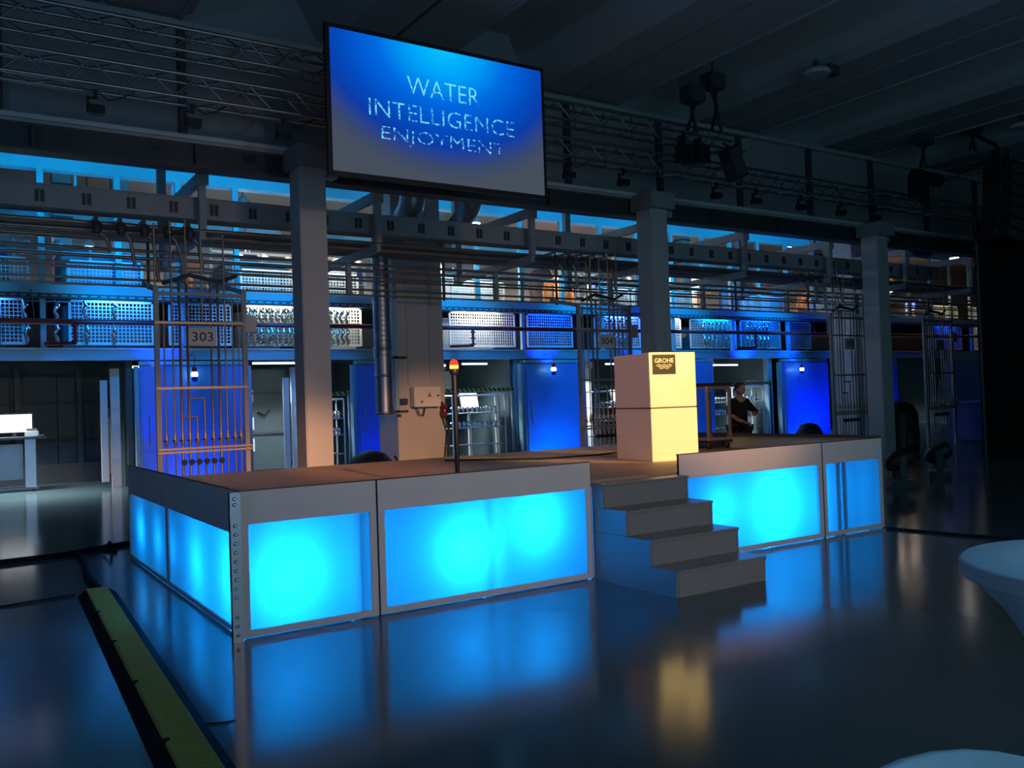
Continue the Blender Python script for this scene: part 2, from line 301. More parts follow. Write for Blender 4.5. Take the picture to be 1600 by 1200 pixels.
# lectern
lc = thing('lectern', 'tall pale box lectern with a dark square logo sign, lit yellow on its front', 'lectern', (6.45, 7.2, ZD), rz=R(-9.6))
def L(mb, n, m, p, **k):                 # local coordinates of a rotated thing
    o = mb.build(n, m); o.parent = p
    for q, v in k.items(): o[q] = v
    return o
L(MB().bevbox(0, .60, 0, .76, 0, .575, .004), 'lower_box', 'lectern', lc)
L(MB().box(.006, .594, .006, .754, .575, .590), 'shadow_gap', 'edge', lc)
L(MB().bevbox(0, .60, 0, .76, .590, 1.19, .004), 'upper_box', 'lectern', lc)
sg = L(MB().box(.04, .335, -.006, 0, .95, 1.165), 'sign', 'logo', lc)
tx = text('GROHE', .065, .310, 1.075, 1.125, -.0085, 'logow', None, bold=.02); tx.parent = sg
for k in range(3):
    z = 1.052-.018*k; a, b = (.085, .29) if k == 0 else (.10, .275) if k == 1 else (.12, .255)
    pts = [(a+(b-a)*i/24, z+.006*math.cos((a+(b-a)*i/24-.1875)*math.pi/.034)) for i in range(25)]
    mb = MB(); mb.add([(p[0], -.0085, p[1]-.0035) for p in pts]+[(p[0], -.0085, p[1]+.0035) for p in pts], [(i, i+1, 26+i, 25+i) for i in range(24)]); L(mb, 'wave', 'logow', sg)

# beacon pole
t = thing('beacon_pole', 'dark pole with a glowing red and amber beacon at the stage front edge', 'beacon', (3.44, 6.15, ZD))
MB().box(3.30, 3.56, 6.08, 6.22, ZD, ZD+.012).build('base_plate', 'black', t)
MB().tube([(3.44, 6.15, ZD+.01), (3.44, 6.15, 1.80)], .019, 12).build('pole', 'black', t)
MB().lathe([(.02, 0), (.035, .01), (.035, .045), (.03, .05)], 16, (3.44, 6.15, 1.775)).build('socket', 'black', t)
MB().lathe([(.034, 0), (.036, .015), (.035, .03)], 16, (3.44, 6.15, 1.825)).build('amber_lens', 'amber', t)
MB().lathe([(.036, 0), (.036, .012), (.030, .032), (.016, .045), (.003, .05)], 16, (3.44, 6.15, 1.855)).build('red_lens', 'redlamp', t)

# trolley (glazed roll case)
tr = thing('trolley', 'wheeled glazed case with warm-lit aluminium frame standing on the stage behind the lectern', 'trolley', (8.32, 8.20, ZD), rz=R(-6))
W_, D_, Z0, Z1 = .36, .80, .13, .80
for n_, (x, y) in enumerate(((0, 0), (W_, 0), (0, D_/2), (W_, D_/2), (0, D_), (W_, D_))): L(MB().bevbox(x-.018, x+.018, y-.018, y+.018, Z0, Z1, .004), 'upright', 'warmtint', tr)
for z in (Z0, Z1):
    for a, b in (((0, 0, z), (W_, 0, z)), ((0, D_, z), (W_, D_, z)), ((0, 0, z), (0, D_, z)), ((W_, 0, z), (W_, D_, z))): L(MB().beam(a, b, .036, .036), 'rail', 'warmtint', tr)
L(MB().box(.03, W_-.03, 0, .006, Z0+.02, Z1-.02), 'pane', 'glass', tr); L(MB().box(-.003, .003, .03, D_/2-.03, Z0+.02, Z1-.02), 'pane', 'glass', tr); L(MB().box(-.003, .003, D_/2+.03, D_-.03, Z0+.02, Z1-.02), 'pane', 'glass', tr)
L(MB().box(-.02, W_+.02, -.02, D_+.02, Z1+.018, Z1+.06), 'lid', 'black', tr); L(MB().box(-.02, W_+.02, -.02, D_+.02, Z0-.04, Z0-.018), 'base', 'black', tr)
for a, b, c in (((.03, 0, Z0+.06), (.06, 0, Z0+.02), 0), ((W_-.03, 0, Z0+.06), (W_-.06, 0, Z0+.02), 0), ((.03, 0, Z1-.06), (.06, 0, Z1-.02), 0), ((W_-.03, 0, Z1-.06), (W_-.06, 0, Z1-.02), 0)): L(MB().beam(a, b, .02, .02), 'corner_brace', 'warmtint', tr)
for x, y in ((.03, .03), (W_-.03, .03), (.03, D_-.03), (W_-.03, D_-.03)):
    wh = L(MB().tube([(x-.013, y, .04), (x+.013, y, .04)], .04, 14), 'wheel', 'black', tr); L(MB().box(x-.02, x-.015, y-.02, y+.02, .03, Z0-.04).box(x+.015, x+.02, y-.02, y+.02, .03, Z0-.04).box(x-.02, x+.02, y-.02, y+.02, .085, .092), 'fork', 'alu', wh)
t = thing('cap', 'black soft cap lying on top of the glazed trolley', 'cap', (8.46, 8.75, ZD+Z1+.05))
MB().lathe([(.13, 0), (.12, .05), (.085, .09), (.03, .105)], 16, (8.46, 8.75, ZD+Z1+.05)).build('crown', 'black', t)
MB().lathe([(.02, .1), (.012, .115)], 8, (8.46, 8.75, ZD+Z1+.05)).build('button', 'black', t)

# ================================================================ SCREEN
S0, S1 = at(515, 42, 10), at(849, 305, 10); sx0, sx1, sz0, sz1 = 4.02, 7.13, 4.42, 6.165
sn = thing('projection_screen', 'large blue projection screen with glowing words hanging from the truss', 'screen', (5.57, 10, 4.36))
MB().box(sx0-.06, sx1+.06, 10.01, 10.06, sz0-.06, sz1+.06).build('frame', 'black', sn)
m = bpy.data.materials.new('projected_picture'); m.use_nodes = True; nt = m.node_tree; nt.nodes.clear()
N = nt.nodes.new; Lk = nt.links.new
tc = N('ShaderNodeTexCoord'); sp_ = N('ShaderNodeSeparateXYZ'); Lk(tc.outputs['Generated'], sp_.inputs[0])
def mth(op, a, b=None, clamp=False):
    n = N('ShaderNodeMath'); n.operation = op; n.use_clamp = clamp
    for i, v in enumerate((a, b)):
        if v is None: continue
        if isinstance(v, (int, float)): n.inputs[i].default_value = v
        else: Lk(v, n.inputs[i])
    return n.outputs[0]
X_, Z_ = sp_.outputs['X'], sp_.outputs['Z']
dx = mth('SUBTRACT', X_, .5); dz = mth('SUBTRACT', Z_, 1.02)
rr = mth('SQRT', mth('ADD', mth('POWER', mth('MULTIPLY', dx, 1.35), 2), mth('POWER', mth('MULTIPLY', dz, 1.0), 2)))
cr = N('ShaderNodeValToRGB'); Lk(rr, cr.inputs[0]); e = cr.color_ramp.elements
def s2l(c): return tuple((x/255/12.92 if x < 10.3 else ((x/255+.055)/1.055)**2.4) for x in c)
e[0].position = 0; e[0].color = (*s2l((5, 195, 255)), 1); e[1].position = 1; e[1].color = (*s2l((70, 78, 92)), 1)
for p, c in ((.2, (0, 165, 250)), (.42, (0, 105, 225)), (.62, (2, 75, 190)), (.75, (12, 60, 165)), (.90, (58, 72, 105))):
    q = e.new(p); q.color = (*s2l(c), 1)
em = N('ShaderNodeEmission'); Lk(cr.outputs[0], em.inputs[0]); em.inputs[1].default_value = 1.0; ou = N('ShaderNodeOutputMaterial'); Lk(em.outputs[0], ou.inputs[0])
MB().box(sx0, sx1, 9.99, 10.01, sz0, sz1).build('picture', m, sn)
m = bpy.data.materials.new('bubble_letters'); m.use_nodes = True; nt = m.node_tree; nt.nodes.clear()
N = nt.nodes.new; Lk = nt.links.new
tc = N('ShaderNodeTexCoord'); no = N('ShaderNodeTexNoise'); no.inputs['Scale'].default_value = 26; no.inputs['Detail'].default_value = 3; Lk(tc.outputs['Object'], no.inputs['Vector'])
sp_ = N('ShaderNodeSeparateXYZ'); Lk(tc.outputs['Object'], sp_.inputs[0])
fade = mth('SUBTRACT', mth('ADD', no.outputs['Fac'], mth('MULTIPLY', mth('SUBTRACT', sp_.outputs['Z'], 1.3), .16)), mth('MULTIPLY', sp_.outputs['X'], .03))
cr = N('ShaderNodeValToRGB'); Lk(fade, cr.inputs[0]); e = cr.color_ramp.elements
e[0].position = .34; e[0].color = (0, 0, 0, 1); e[1].position = .50; e[1].color = (1, 1, 1, 1)
em = N('ShaderNodeEmission'); em.inputs[0].default_value = (.18, .78, 1, 1); em.inputs[1].default_value = 1.0; tp = N('ShaderNodeBsdfTransparent'); mx = N('ShaderNodeMixShader')
Lk(cr.outputs[0], mx.inputs[0]); Lk(tp.outputs[0], mx.inputs[1]); Lk(em.outputs[0], mx.inputs[2]); ou = N('ShaderNodeOutputMaterial'); Lk(mx.outputs[0], ou.inputs[0])
for body, a, b in (('WATER', (637, 147), (748, 132)), ('INTELLIGENCE', (577, 178), (803, 184)), ('ENJOYMENT', (597, 223), (789, 221))):
    A, B = at(a[0], a[1], 9.98), at(b[0], b[1], 9.98)
    zb, zt = (at(642, 147, 9.98).z, at(637, 118, 9.98).z) if body == 'WATER' else (at(578, 179, 9.98).z, at(576, 152, 9.98).z) if body == 'INTELLIGENCE' else (at(598, 223, 9.98).z, at(597, 196, 9.98).z)
    text(body, A.x, B.x, zb, zt, 9.985, m, sn, bold=-.012)
for x in (4.3, 6.85): MB().tube([(x, 10.04, sz1+.05), (x, 10.7, sz1+.35), (x, 10.95, sz1+.05)], .012, 6).build('hanging_cable', 'black', sn)

# ================================================================ TRUSSES
def truss(x0, x1, z0, z1, y0, y1, label, md=.6):
    t = thing('truss', label, 'truss', ((x0+x1)/2, (y0+y1)/2, z0)); r = .024
    for y, z in ((y0, z0), (y0, z1), (y1, z0), (y1, z1)): MB().tube([(x0, y, z), (x1, y, z)], r, 8).build('chord', 'alu', t)
    n = int((x1-x0)/md); A = MB().tube([(0, 0, 0), (md/2, 0, z1-z0)], .011, 6).build('a', 'alu'); B = MB().tube([(0, 0, z1-z0), (md/2, 0, 0)], .011, 6).build('b', 'alu')
    for i in range(n):
        for q, pr in enumerate((A, B)):
            o = pr.copy(); o.name = 'brace'; C.objects.link(o); o.parent = t; o.location = Vector((x0+i*md+q*md/2, y0, z0))-t.location
    bpy.data.objects.remove(A); bpy.data.objects.remove(B)
    mb = MB()
    for i in range(n):
        a, b, c = x0+i*md, x0+i*md+md/2, x0+(i+1)*md
        for z in (z0, z1): mb.tube([(a, y0, z), (b, y1, z)], .011, 5, False).tube([(b, y1, z), (c, y0, z)], .011, 5, False)
        mb.tube([(a, y1, z0), (b, y1, z1)], .011, 5, False).tube([(b, y1, z1), (c, y1, z0)], .011, 5, False)
    mb.build('bracing', 'alu', t, kind='stuff'); return t
truss(-1.2, 12.3, 5.93, 6.20, 10.95, 11.25, 'upper aluminium truss passing behind the screen top')
truss(-1.2, 26, 5.36, 5.64, 10.95, 11.25, 'long lower aluminium truss running above the columns')
lamps_at = [(1.56, 'small black spotlight under the truss, farthest left of the row'), (2.65, 'small black spotlight under the truss, second from the left'), (3.79, 'small black spotlight under the truss just left of the first column'),
    (8.41, 'small black spotlight under the truss just right of the screen'), (9.53, 'small black spotlight under the truss between screen and middle column'), (11.69, 'small black spotlight under the truss just right of the middle column'),
    (12.73, 'small black spotlight under the truss, second right of the middle column'), (13.99, 'small black spotlight under the truss midway between the two right columns'), (15.19, 'small black spotlight under the truss, second left of the right column'), (16.34, 'small black spotlight under the truss just left of the right column')]
sl = thing('truss_spotlight', lamps_at[0][1], 'spotlight', (0, 0, 0), 'spotlights hanging under the lower truss')
L(MB().bevbox(-.09, .09, -.08, .08, -.19, -.09, .01), 'lamp_head', 'black', sl); L(MB().box(-.10, -.07, -.02, .02, -.15, .0).box(-.02, .02, -.02, .02, 0, .10).box(-.10, .02, -.02, .02, -.01, .01), 'yoke', 'black', sl)
L(MB().tube([(0, 0, .1), (.14, .02, .0), (.30, .02, .06), (.5, .02, .20)], .008, 5), 'cable', 'black', sl)
for i, (x, lb) in enumerate(lamps_at):
    if i == 0: sl.location = (x, 11.1, 5.24)
    else: dup(sl, None, (x, 11.1, 5.24), 0, lb)
# chain hoists, clamps, speakers
for px, py, bx, by, lb in ((1082, 150, 1082, 205, 'dark hoist box with straps above the truss, the lower left of the pair'), (1114, 130, 1120, 205, 'dark hoist box with straps above the truss, the higher right of the pair'),
                           (1443, 218, 1443, 262, 'dark hoist box under the ceiling above the black spotlight'), (1520, 200, 1520, 235, 'dark hoist box under the ceiling holding the loudspeaker stack')):
    p, q = at(px, py, 10.9), at(bx, by, 10.9); t = thing('hoist', lb, 'hoist', p)
    MB().bevbox(p.x-.18, p.x+.18, 10.75, 11.05, p.z-.12, p.z+.16, .02).build('box', 'dark', t)
    MB().tube([(p.x-.05, 10.9, p.z-.12), (q.x+.02, 10.9, (p.z+q.z)/2), (q.x-.12, 10.9, q.z)], .03, 6).build('strap', 'black', t)
    MB().tube([(p.x+.06, 10.9, p.z-.12), (q.x, 10.9, (p.z+q.z)/2), (q.x+.12, 10.9, q.z)], .03, 6).build('strap', 'black', t)
    u_ = (p.x-1.88) % P; zt = 7.86 if 1.6 < u_ < P-1.4 else ZC-.03
    MB().tube([(p.x, 10.9, p.z+.16), (p.x, 10.9, zt)], .02, 6).build('rod', 'dark', t)
p = at(1442, 290, 10.7); t = thing('moving_spotlight', 'black moving spotlight on top of the truss left of the loudspeakers', 'spotlight', p-Vector((0, 0, .35)))
MB().bevbox(p.x-.42, p.x-.18, 10.6, 10.8, p.z-.30, p.z+.12, .02).build('arm', 'black', t); MB().tube([(p.x-.3, 10.7, p.z+.18), (p.x+.45, 10.6, p.z+.12)], [.16, .13], 14).build('head', 'black', t); MB().box(p.x+.0, p.x+.1, 10.62, 10.78, p.z-.35, p.z+.05).build('arm', 'black', t)
MB().tube([(p.x, 10.7, p.z+.15), (p.x, 10.7, at(1443, 262, 10.9).z+.05)], .02, 6).build('strap', 'black', t)
p = at(1145, 255, 10.6); t = thing('wall_speaker', 'tilted black loudspeaker box hanging under the upper truss', 'speaker', p)
MB().obox(p, (.14, 0, .06), (0, .12, 0), (-.11, 0, .26)).build('cabinet', 'black', t); MB().tube([(p.x+.1, 10.6, p.z+.2), (p.x+.1, 10.9, p.z+.45)], .02, 6).build('bracket', 'black', t)
MB().obox(p+Vector((0, -.125, 0)), (.12, 0, .05), (0, .004, 0), (-.095, 0, .23)).build('grille', 'dark', t)
for px, lb in ((1070, 'dark hanging unit between the trusses, left one of two'), (1095, 'dark hanging unit between the trusses, right one of two')):
    p = at(px, 240, 10.8); t = thing('power_box', lb, 'equipment box', p); MB().bevbox(p.x-.15, p.x+.15, 10.7, 10.9, p.z-.16, p.z+.15, .02).build('housing', 'black', t); MB().box(p.x-.02, p.x+.02, 10.78, 10.96, p.z+.15, 5.98).build('hanger', 'black', t)
# line array
for k in range(7):
    z = 6.05-.235*k; a = 1520-k*2.0; x = 18.62-.007*k*k
    t = thing('array_speaker', ('topmost' if k == 0 else 'lowest' if k == 6 else ['', 'second', 'third', 'fourth', 'fifth', 'sixth'][k])+' black loudspeaker of the hanging curved stack' + (' from the top' if 0 < k < 6 else ''), 'speaker', (x+.4, 9.8, z), 'loudspeakers of the hanging stack')
    th = -.025*k; c = Vector((x+.4, 9.8, z)); MB().obox(c, (.38, 0, th*.38), (0, .3, 0), (-th*.1, 0, .112)).build('cabinet', 'black', t)
    MB().obox(c+Vector((0, -.305, 0)), (.35, 0, th*.35), (0, .006, 0), (0, 0, .09)).build('grille', 'dark', t)
    MB().tube([c+Vector((-.38, -.1, .05)), c+Vector((-.47, -.1, .09)), c+Vector((-.38, -.1, .13))], .02, 6).build('clamp', 'dark', t)
t = thing('array_hanger', 'black motor and hanging frame above the loudspeaker stack', 'hoist', (18.9, 9.9, 6.15))
MB().box(18.55, 19.5, 9.6, 10.0, 6.17, 6.25).build('frame', 'black', t); MB().tube([(18.9, 9.85, 6.25), (18.9, 9.85, 6.5)], .17, 12).build('motor', 'black', t); MB().tube([(18.9, 9.85, 6.5), (18.9, 9.95, 6.66), (18.95, 10.4, 7.0), (19, 10.9, 7.3)], .04, 6).build('chain', 'black', t)
MB().tube([(18.5, 9.85, 6.3), (17.8, 10.2, 5.9), (17.1, 10.6, 5.7)], .015, 5).build('cable', 'black', t)
# ufo ceiling lamps
for (x, y, lb) in ((12.24, 9.3, 'dark round unlit lamp under the ceiling ribs, right of the hoists'), (18.6, 9.24, 'dark round unlit lamp under the ceiling at the right edge')):
    t = thing('ceiling_lamp', lb, 'lamp', (x, y, 6.8)); MB().lathe([(.05, .10), (.2, .06), (.24, 0), (.2, -.03)], 20, (x, y, 6.8)).build('shade', 'steel', t); MB().tube([(x, y, 6.88), (x, y, 7.02)], .05, 10).build('stem', 'dark', t); MB().box(x+.25, x+.5, y-.08, y+.08, 6.84, 7.0).build('driver', 'dark', t)
# curtain
mb = MB(); n = 260; x0, x1 = 18.75, 27.5
vs = []
for i in range(n+1):
    x = x0+(x1-x0)*i/n; y = 10.35+.07*math.sin(i*1.15)+.02*math.sin(i*.37)
    vs += [(x, y, .01), (x, y+.01*math.sin(i), 5.02)]
mb.add(vs, [(2*i, 2*i+2, 2*i+3, 2*i+1) for i in range(n)], True)
t = thing('curtain', 'tall black curtain closing the hall at the right edge', 'curtain', (23, 10.35, 0)); cu_ = mb.build('cloth', 'cloth', t)
so = cu_.modifiers.new('thick', 'SOLIDIFY'); so.thickness = .01
MB().tube([(x0, 10.35, 5.04), (x1, 10.35, 5.04)], .03, 8).build('rail', 'dark', t)
MB().tube([(x0, 10.35, 0), (x0, 10.35, 5.04)], .03, 8).build('post', 'dark', t)
#PART2
# ================================================================ MACHINE HALL BEHIND
def grid(mb, x0, x1, y, z0, z1, p=.075, w=.018):
    n = max(2, round((x1-x0)/p)); k = max(2, round((z1-z0)/p))
    for i in range(n+1): x = x0+(x1-x0)*i/n; mb.box(x-w/2, x+w/2, y-.006, y+.006, z0, z1)
    for i in range(k+1): z = z0+(z1-z0)*i/k; mb.box(x0, x1, y-.008, y+.004, z-w/2, z+w/2)
    return mb
# storeys of the gallery
g = thing('steel_gallery', 'two storey steel gallery behind the stage, its edges washed blue', 'gallery', (13, 20, 2.7))
XA, XB = -6, 54
def bay_parts(name, y0, y1, z0, z1, m, x0=XA, x1=XB): return MB().box(x0, x1, y0, y1, z0, z1).build(name, m, g)
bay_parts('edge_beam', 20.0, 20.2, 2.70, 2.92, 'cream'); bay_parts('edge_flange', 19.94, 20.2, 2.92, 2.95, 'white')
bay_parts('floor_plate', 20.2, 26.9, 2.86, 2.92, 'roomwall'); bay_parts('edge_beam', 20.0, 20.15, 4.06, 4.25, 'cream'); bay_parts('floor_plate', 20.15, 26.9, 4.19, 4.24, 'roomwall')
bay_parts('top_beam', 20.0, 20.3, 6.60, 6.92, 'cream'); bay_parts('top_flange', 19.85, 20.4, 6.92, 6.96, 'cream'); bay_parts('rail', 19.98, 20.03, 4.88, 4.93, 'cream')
pxs = [-1.2, .2, 1.74, 3.18, 4.42, 5.66, 7.05, 9.3, 10.6, 12.0, 13.4, 14.8, 16.2, 17.6, 19.0, 20.35, 21.6, 22.9, 24.3, 25.7, 27.1, 28.5, 30, 31.4, 32.8, 34.2, 35.6, 37, 38.4, 39.8, 41.2, 42.6]
for i, x in enumerate(pxs):
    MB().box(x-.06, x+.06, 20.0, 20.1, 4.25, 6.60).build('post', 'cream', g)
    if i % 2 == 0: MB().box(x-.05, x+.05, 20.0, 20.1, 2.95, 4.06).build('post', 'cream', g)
for x in (3.7, 7.3, 9.5, 13.3, 15.5, 20.4, 23.5, 26.3): MB().box(x-.1, x+.1, 20.2, 20.4, 0, 2.7).build('post', 'cream', g)
# corrugated canopy above the top beam, with dark clips
t = thing('canopy', 'ribbed light canopy sheet under the girder above the gallery', 'canopy', (12, 17, 7.0))
mb = MB(); n = 420; vs = []
for i in range(n+1):
    x = -3+54*i/n; dz = .03*(i % 2); vs += [(x, 12.9, 7.02+dz), (x, 19.9, 7.02+dz)]
mb.add(vs, [(2*i, 2*i+2, 2*i+3, 2*i+1) for i in range(n)]); ob = mb.build('corrugated_sheet', 'white', t); so = ob.modifiers.new('t', 'SOLIDIFY'); so.thickness = .012
for i in range(88): MB().box(-2+i*.6, -1.97+i*.6, 13, 19.85, 6.96, 7.02).build('rib', 'dark', t)
t = thing('guard_mesh', 'cyan-lit guard rail with wire mesh high above the gallery at the left', 'guard rail', (2, 20.4, 5.95))
MB().box(-1.5, 4.4, 20.35, 20.4, 6.33, 6.38).build('top_rail', 'cream', t); MB().box(-1.5, 4.4, 20.35, 20.4, 5.93, 5.97).build('bottom_rail', 'cream', t); grid(MB(), -1.5, 4.4, 20.38, 5.97, 6.33, .09).build('wire_mesh', 'white', t, kind='stuff')
for x in (-1.5, .4, 2.4, 4.35): MB().box(x, x+.05, 20.32, 20.36, 5.93, 6.62).build('post', 'cream', t)
for x0, x1, lb in ((5.6, 9.4, 'stack of bright white slats behind the first column, high over the gallery'), (16.2, 18.6, 'stack of pale slats high over the gallery left of the middle column'), (29.5, 33, 'stack of pale slats high over the gallery near the curtain')):
    t = thing('slat_panel', lb, 'slats', ((x0+x1)/2, 22, 5.2))
    for k in range(5): MB().obox(((x0+x1)/2, 22, 5.25+.12*k), ((x1-x0)/2, 0, 0), (0, .05, .03), (0, -.006, .01)).build('slat', 'white', t)
    for x in (x0, x1): MB().box(x-.03, x+.03, 22.05, 22.1, 4.25, 5.85).build('post', 'steel', t)
# cages
CAG = []
def cage(x0, x1, z0, z1, yy, label, group, m='white'):
    t = thing('mesh_cage', label, 'cage', ((x0+x1)/2, yy, z0), group)
    MB().box(x0-.05, x0, yy-.02, yy+.02, z0, z1).build('upright', m, t); MB().box(x1, x1+.05, yy-.02, yy+.02, z0, z1).build('upright', m, t)
    MB().box(x0, x1, yy-.02, yy+.02, z1, z1+.05).build('top_rail', m, t); MB().box(x0-.05, x1+.05, yy-.02, yy+.02, z0-.05, z0).build('bottom_rail', m, t)
    grid(MB(), x0, x1, yy, z0, z1).build('wire_mesh', m, t, kind='stuff'); return t
up_ = [(2.3, 3.7, 'blue-lit wire cage on the upper gallery, farthest left'), (-.3, 1.5, 'wire cage on the upper gallery at the left picture edge'), (5.9, 7.1, 'white-lit wire cage on the upper gallery just left of the first column'), (7.75, 8.75, 'bright white wire cage on the upper gallery right of the first column'),
       (11.5, 13.1, 'bright white wire cage on the upper gallery right of the concrete pillar'), (16.2, 17.6, 'wire cage on the upper gallery left of the middle column'), (17.8, 18.6, 'narrow bluish wire cage on the upper gallery at the middle column'), (19.4, 20.2, 'dim wire cage on the upper gallery right of the middle column'), (22.7, 24.8, 'cyan-lit wire cage on the upper gallery above the blue door on the right'), (26.0, 27.6, 'wire cage on the upper gallery behind the right pipe rack'), (33.2, 35.4, 'dim wire cage on the upper gallery beyond the right column'), (36.5, 39.5, 'warm-lit wire cage on the upper gallery next to the curtain edge')]
for a, b, lb in up_: cage(a, b, 4.36, 4.80, 20.5, lb, 'wire cages on the upper gallery')
lo_ = [(-.4, 1.4, 'wire cage on the lower gallery at the left picture edge'), (2.3, 3.9, 'brightly blue-lit wire cage on the lower gallery left of the 303 rack'), (4.3, 5.6, 'dim wire cage on the lower gallery behind the 303 rack'), (5.95, 7.1, 'wire cage on the lower gallery left of the first column'), (7.8, 8.8, 'white-lit wire cage on the lower gallery right of the first column'),
       (11.4, 13.4, 'pale wire cage on the lower gallery right of the concrete pillar'), (13.9, 15.4, 'dim wire cage on the lower gallery above the bright blue door'), (16.3, 18.0, 'blue wire cage on the lower gallery behind the 304 rack'), (18.7, 19.7, 'pale wire cage on the lower gallery beside the middle column'), (20.2, 22.2, 'cyan wire cage on the lower gallery right of the middle column'), (22.5, 24.4, 'blue wire cage on the lower gallery above the right blue door'), (24.8, 26.0, 'grey wire cage on the lower gallery left of the right pipe rack'), (33.2, 35.6, 'dim wire cage on the lower gallery beyond the right column'), (36.6, 39.6, 'warm-lit wire cage on the lower gallery next to the curtain edge')]
for a, b, lb in lo_: cage(a, b, 3.10, 3.96, 20.5, lb, 'wire cages on the lower gallery')
# housings behind the cages (sheet metal cabinets, some orange)
hb = [(-.4, 1.2, 3.0, 3.9, 'roomwall', 'dark sheet housing on the lower gallery at the left edge'), (2.2, 4.0, 3.0, 3.95, 'roomwall', 'sheet housing behind the bright blue cage of the lower gallery'), (5.9, 7.0, 3.0, 3.9, 'roomwall', 'dark sheet housing behind the lower cage left of the first column'), (7.8, 9.0, 3.0, 3.95, 'steel', 'grey sheet housing behind the lower cage right of the first column'),
      (11.4, 13.2, 3.0, 3.9, 'steel', 'grey sheet housing behind the lower cage right of the pillar'), (16.5, 18.9, 3.0, 3.7, 'roomwall', 'dark sheet housing behind the 304 rack'), (20.0, 22.3, 3.0, 3.8, 'roomwall', 'dark sheet housing on the lower gallery right of the middle column'), (22.7, 25.0, 3.0, 3.9, 'roomwall', 'dark sheet housing above the right blue door')]
for a, b, z0, z1, m_, lb in hb:
    t = thing('sheet_housing', lb, 'housing', ((a+b)/2, 21.5, 2.92)); MB().bevbox(a, b, 21.2, 22.2, 2.925, z1, .03).build('body', m_, t)
    for k in range(2): q = a+(b-a)*(.05+.48*k); MB().box(q, q+(b-a)*.42, 21.18, 21.2, z0+.15, z1-.12).build('door', m_, t)
for a, b, z1, m_, lb in ((2.2, 3.9, 5.1, 'roomwall', 'dark housing on the upper gallery behind the blue-lit cage'), (5.7, 7.2, 5.05, 'roomwall', 'dark housing on the upper gallery left of the first column'), (7.7, 9.1, 5.15, 'steel', 'grey housing on the upper gallery right of the first column'), (11.2, 13.3, 5.0, 'steel', 'grey housing on the upper gallery right of the pillar'),
        (17.4, 19.0, 5.0, 'steel', 'grey housing on the upper gallery left of the middle column'), (22.4, 25.1, 5.15, 'roomwall', 'dark housing on the upper gallery above the right blue door')):
    t = thing('sheet_housing', lb, 'housing', ((a+b)/2, 21.5, 4.25)); MB().bevbox(a, b, 21.3, 22.4, 4.245, z1, .03).build('body', m_, t)
    MB().box(a, b, 21.2, 22.5, z1, z1+.05).build('lid', m_, t)
    for k in range(3): q = a+.1+(b-a-.2)*k/3; MB().box(q, q+(b-a)*.26, 21.28, 21.3, 4.4, z1-.15).build('vent', 'steel', t)
for x, z0, h, lb in ((4.75, 4.25, .75, 'orange motor unit on the upper gallery above the 303 rack'), (14.9, 4.25, .9, 'orange motor unit on the upper gallery above the bright blue door'), (15.3, 2.93, .75, 'orange motor unit on the lower gallery above the bright blue door'), (21.2, 4.25, .8, 'orange motor unit on the upper gallery right of the middle column'),
        (20.0, 2.93, .7, 'orange motor unit on the lower gallery right of the middle column'), (26.1, 4.25, .9, 'orange motor unit on the upper gallery left of the right rack'), (26.2, 2.93, .8, 'orange motor unit on the lower gallery left of the right rack'), (24.0, 5.3, .35, 'orange motor unit standing on the housing above the right blue door')):
    t = thing('motor_unit', lb, 'motor', (x, 20.9, z0)); z0 += .002 
    MB().bevbox(x-.2, x+.2, 20.75, 21.1, z0, z0+.12, .02).build('foot', 'dark', t); MB().tube([(x, 20.92, z0+.12), (x, 20.92, z0+h*.6), (x+.05, 20.92, z0+h*.75)], [.14, .15, .10], 12).build('body', 'orange', t)
    MB().obox((x+.12, 20.92, z0+h*.82), (.17, 0, .05), (0, .10, 0), (0, 0, .10)).build('arm', 'orange', t)
# upper interior: rows of dark brackets with small lamps, boxes, beams
for i, (x, lb) in enumerate(((-.5, 'long pale beam high in the hall behind the gallery, at the left edge'), (9, 'long pale beam high in the hall behind the gallery, right of the first column'), (20, 'long pale beam high in the hall behind the gallery, right of the middle column'))):
    t = thing('roof_beam', lb, 'beam', (x+4, 24, 6.2)); MB().box(x, x+8.5, 23.9, 24.1, 6.25, 6.55).build('web', 'cream', t); MB().box(x, x+8.5, 23.8, 24.2, 6.2, 6.25).build('flange', 'cream', t)
BLP = [(380, 318, 21, 'round bright lamp above the gallery left of the first column'), (741, 349, 19.5, 'round bright lamp below the right duct elbow'), (138, 386, 24, 'small lamp deep in the gallery left of the 303 rack'), (1236, 383, 22, 'bright lamp high over the gallery between middle and right columns'), (1491, 403, 18, 'lamp high in the hall near the curtain edge'), (715, 422, 24, 'small lamp deep in the gallery right of the concrete pillar')]
for px_, py_, yy_, lb in BLP:
    x, y, z = at(px_, py_, yy_)
    t = thing('bay_lamp', lb, 'lamp', (x, y, z), 'lamps over the galleries'); MB().lathe([(.17, 0), (.15, .05), (.06, .16), (.03, .2)], 18, (x, y, z)).build('shade', 'steel', t); MB().lathe([(.05, -.07), (.13, -.05), (.155, -.02), (.15, 0)], 18, (x, y, z)).build('bulb', 'lampwarm', t)
    MB().tube([(x, y, z+.2), (x, y, 7.0 if y < 19.9 else 7.75)], .015, 6).build('stem', 'dark', t)
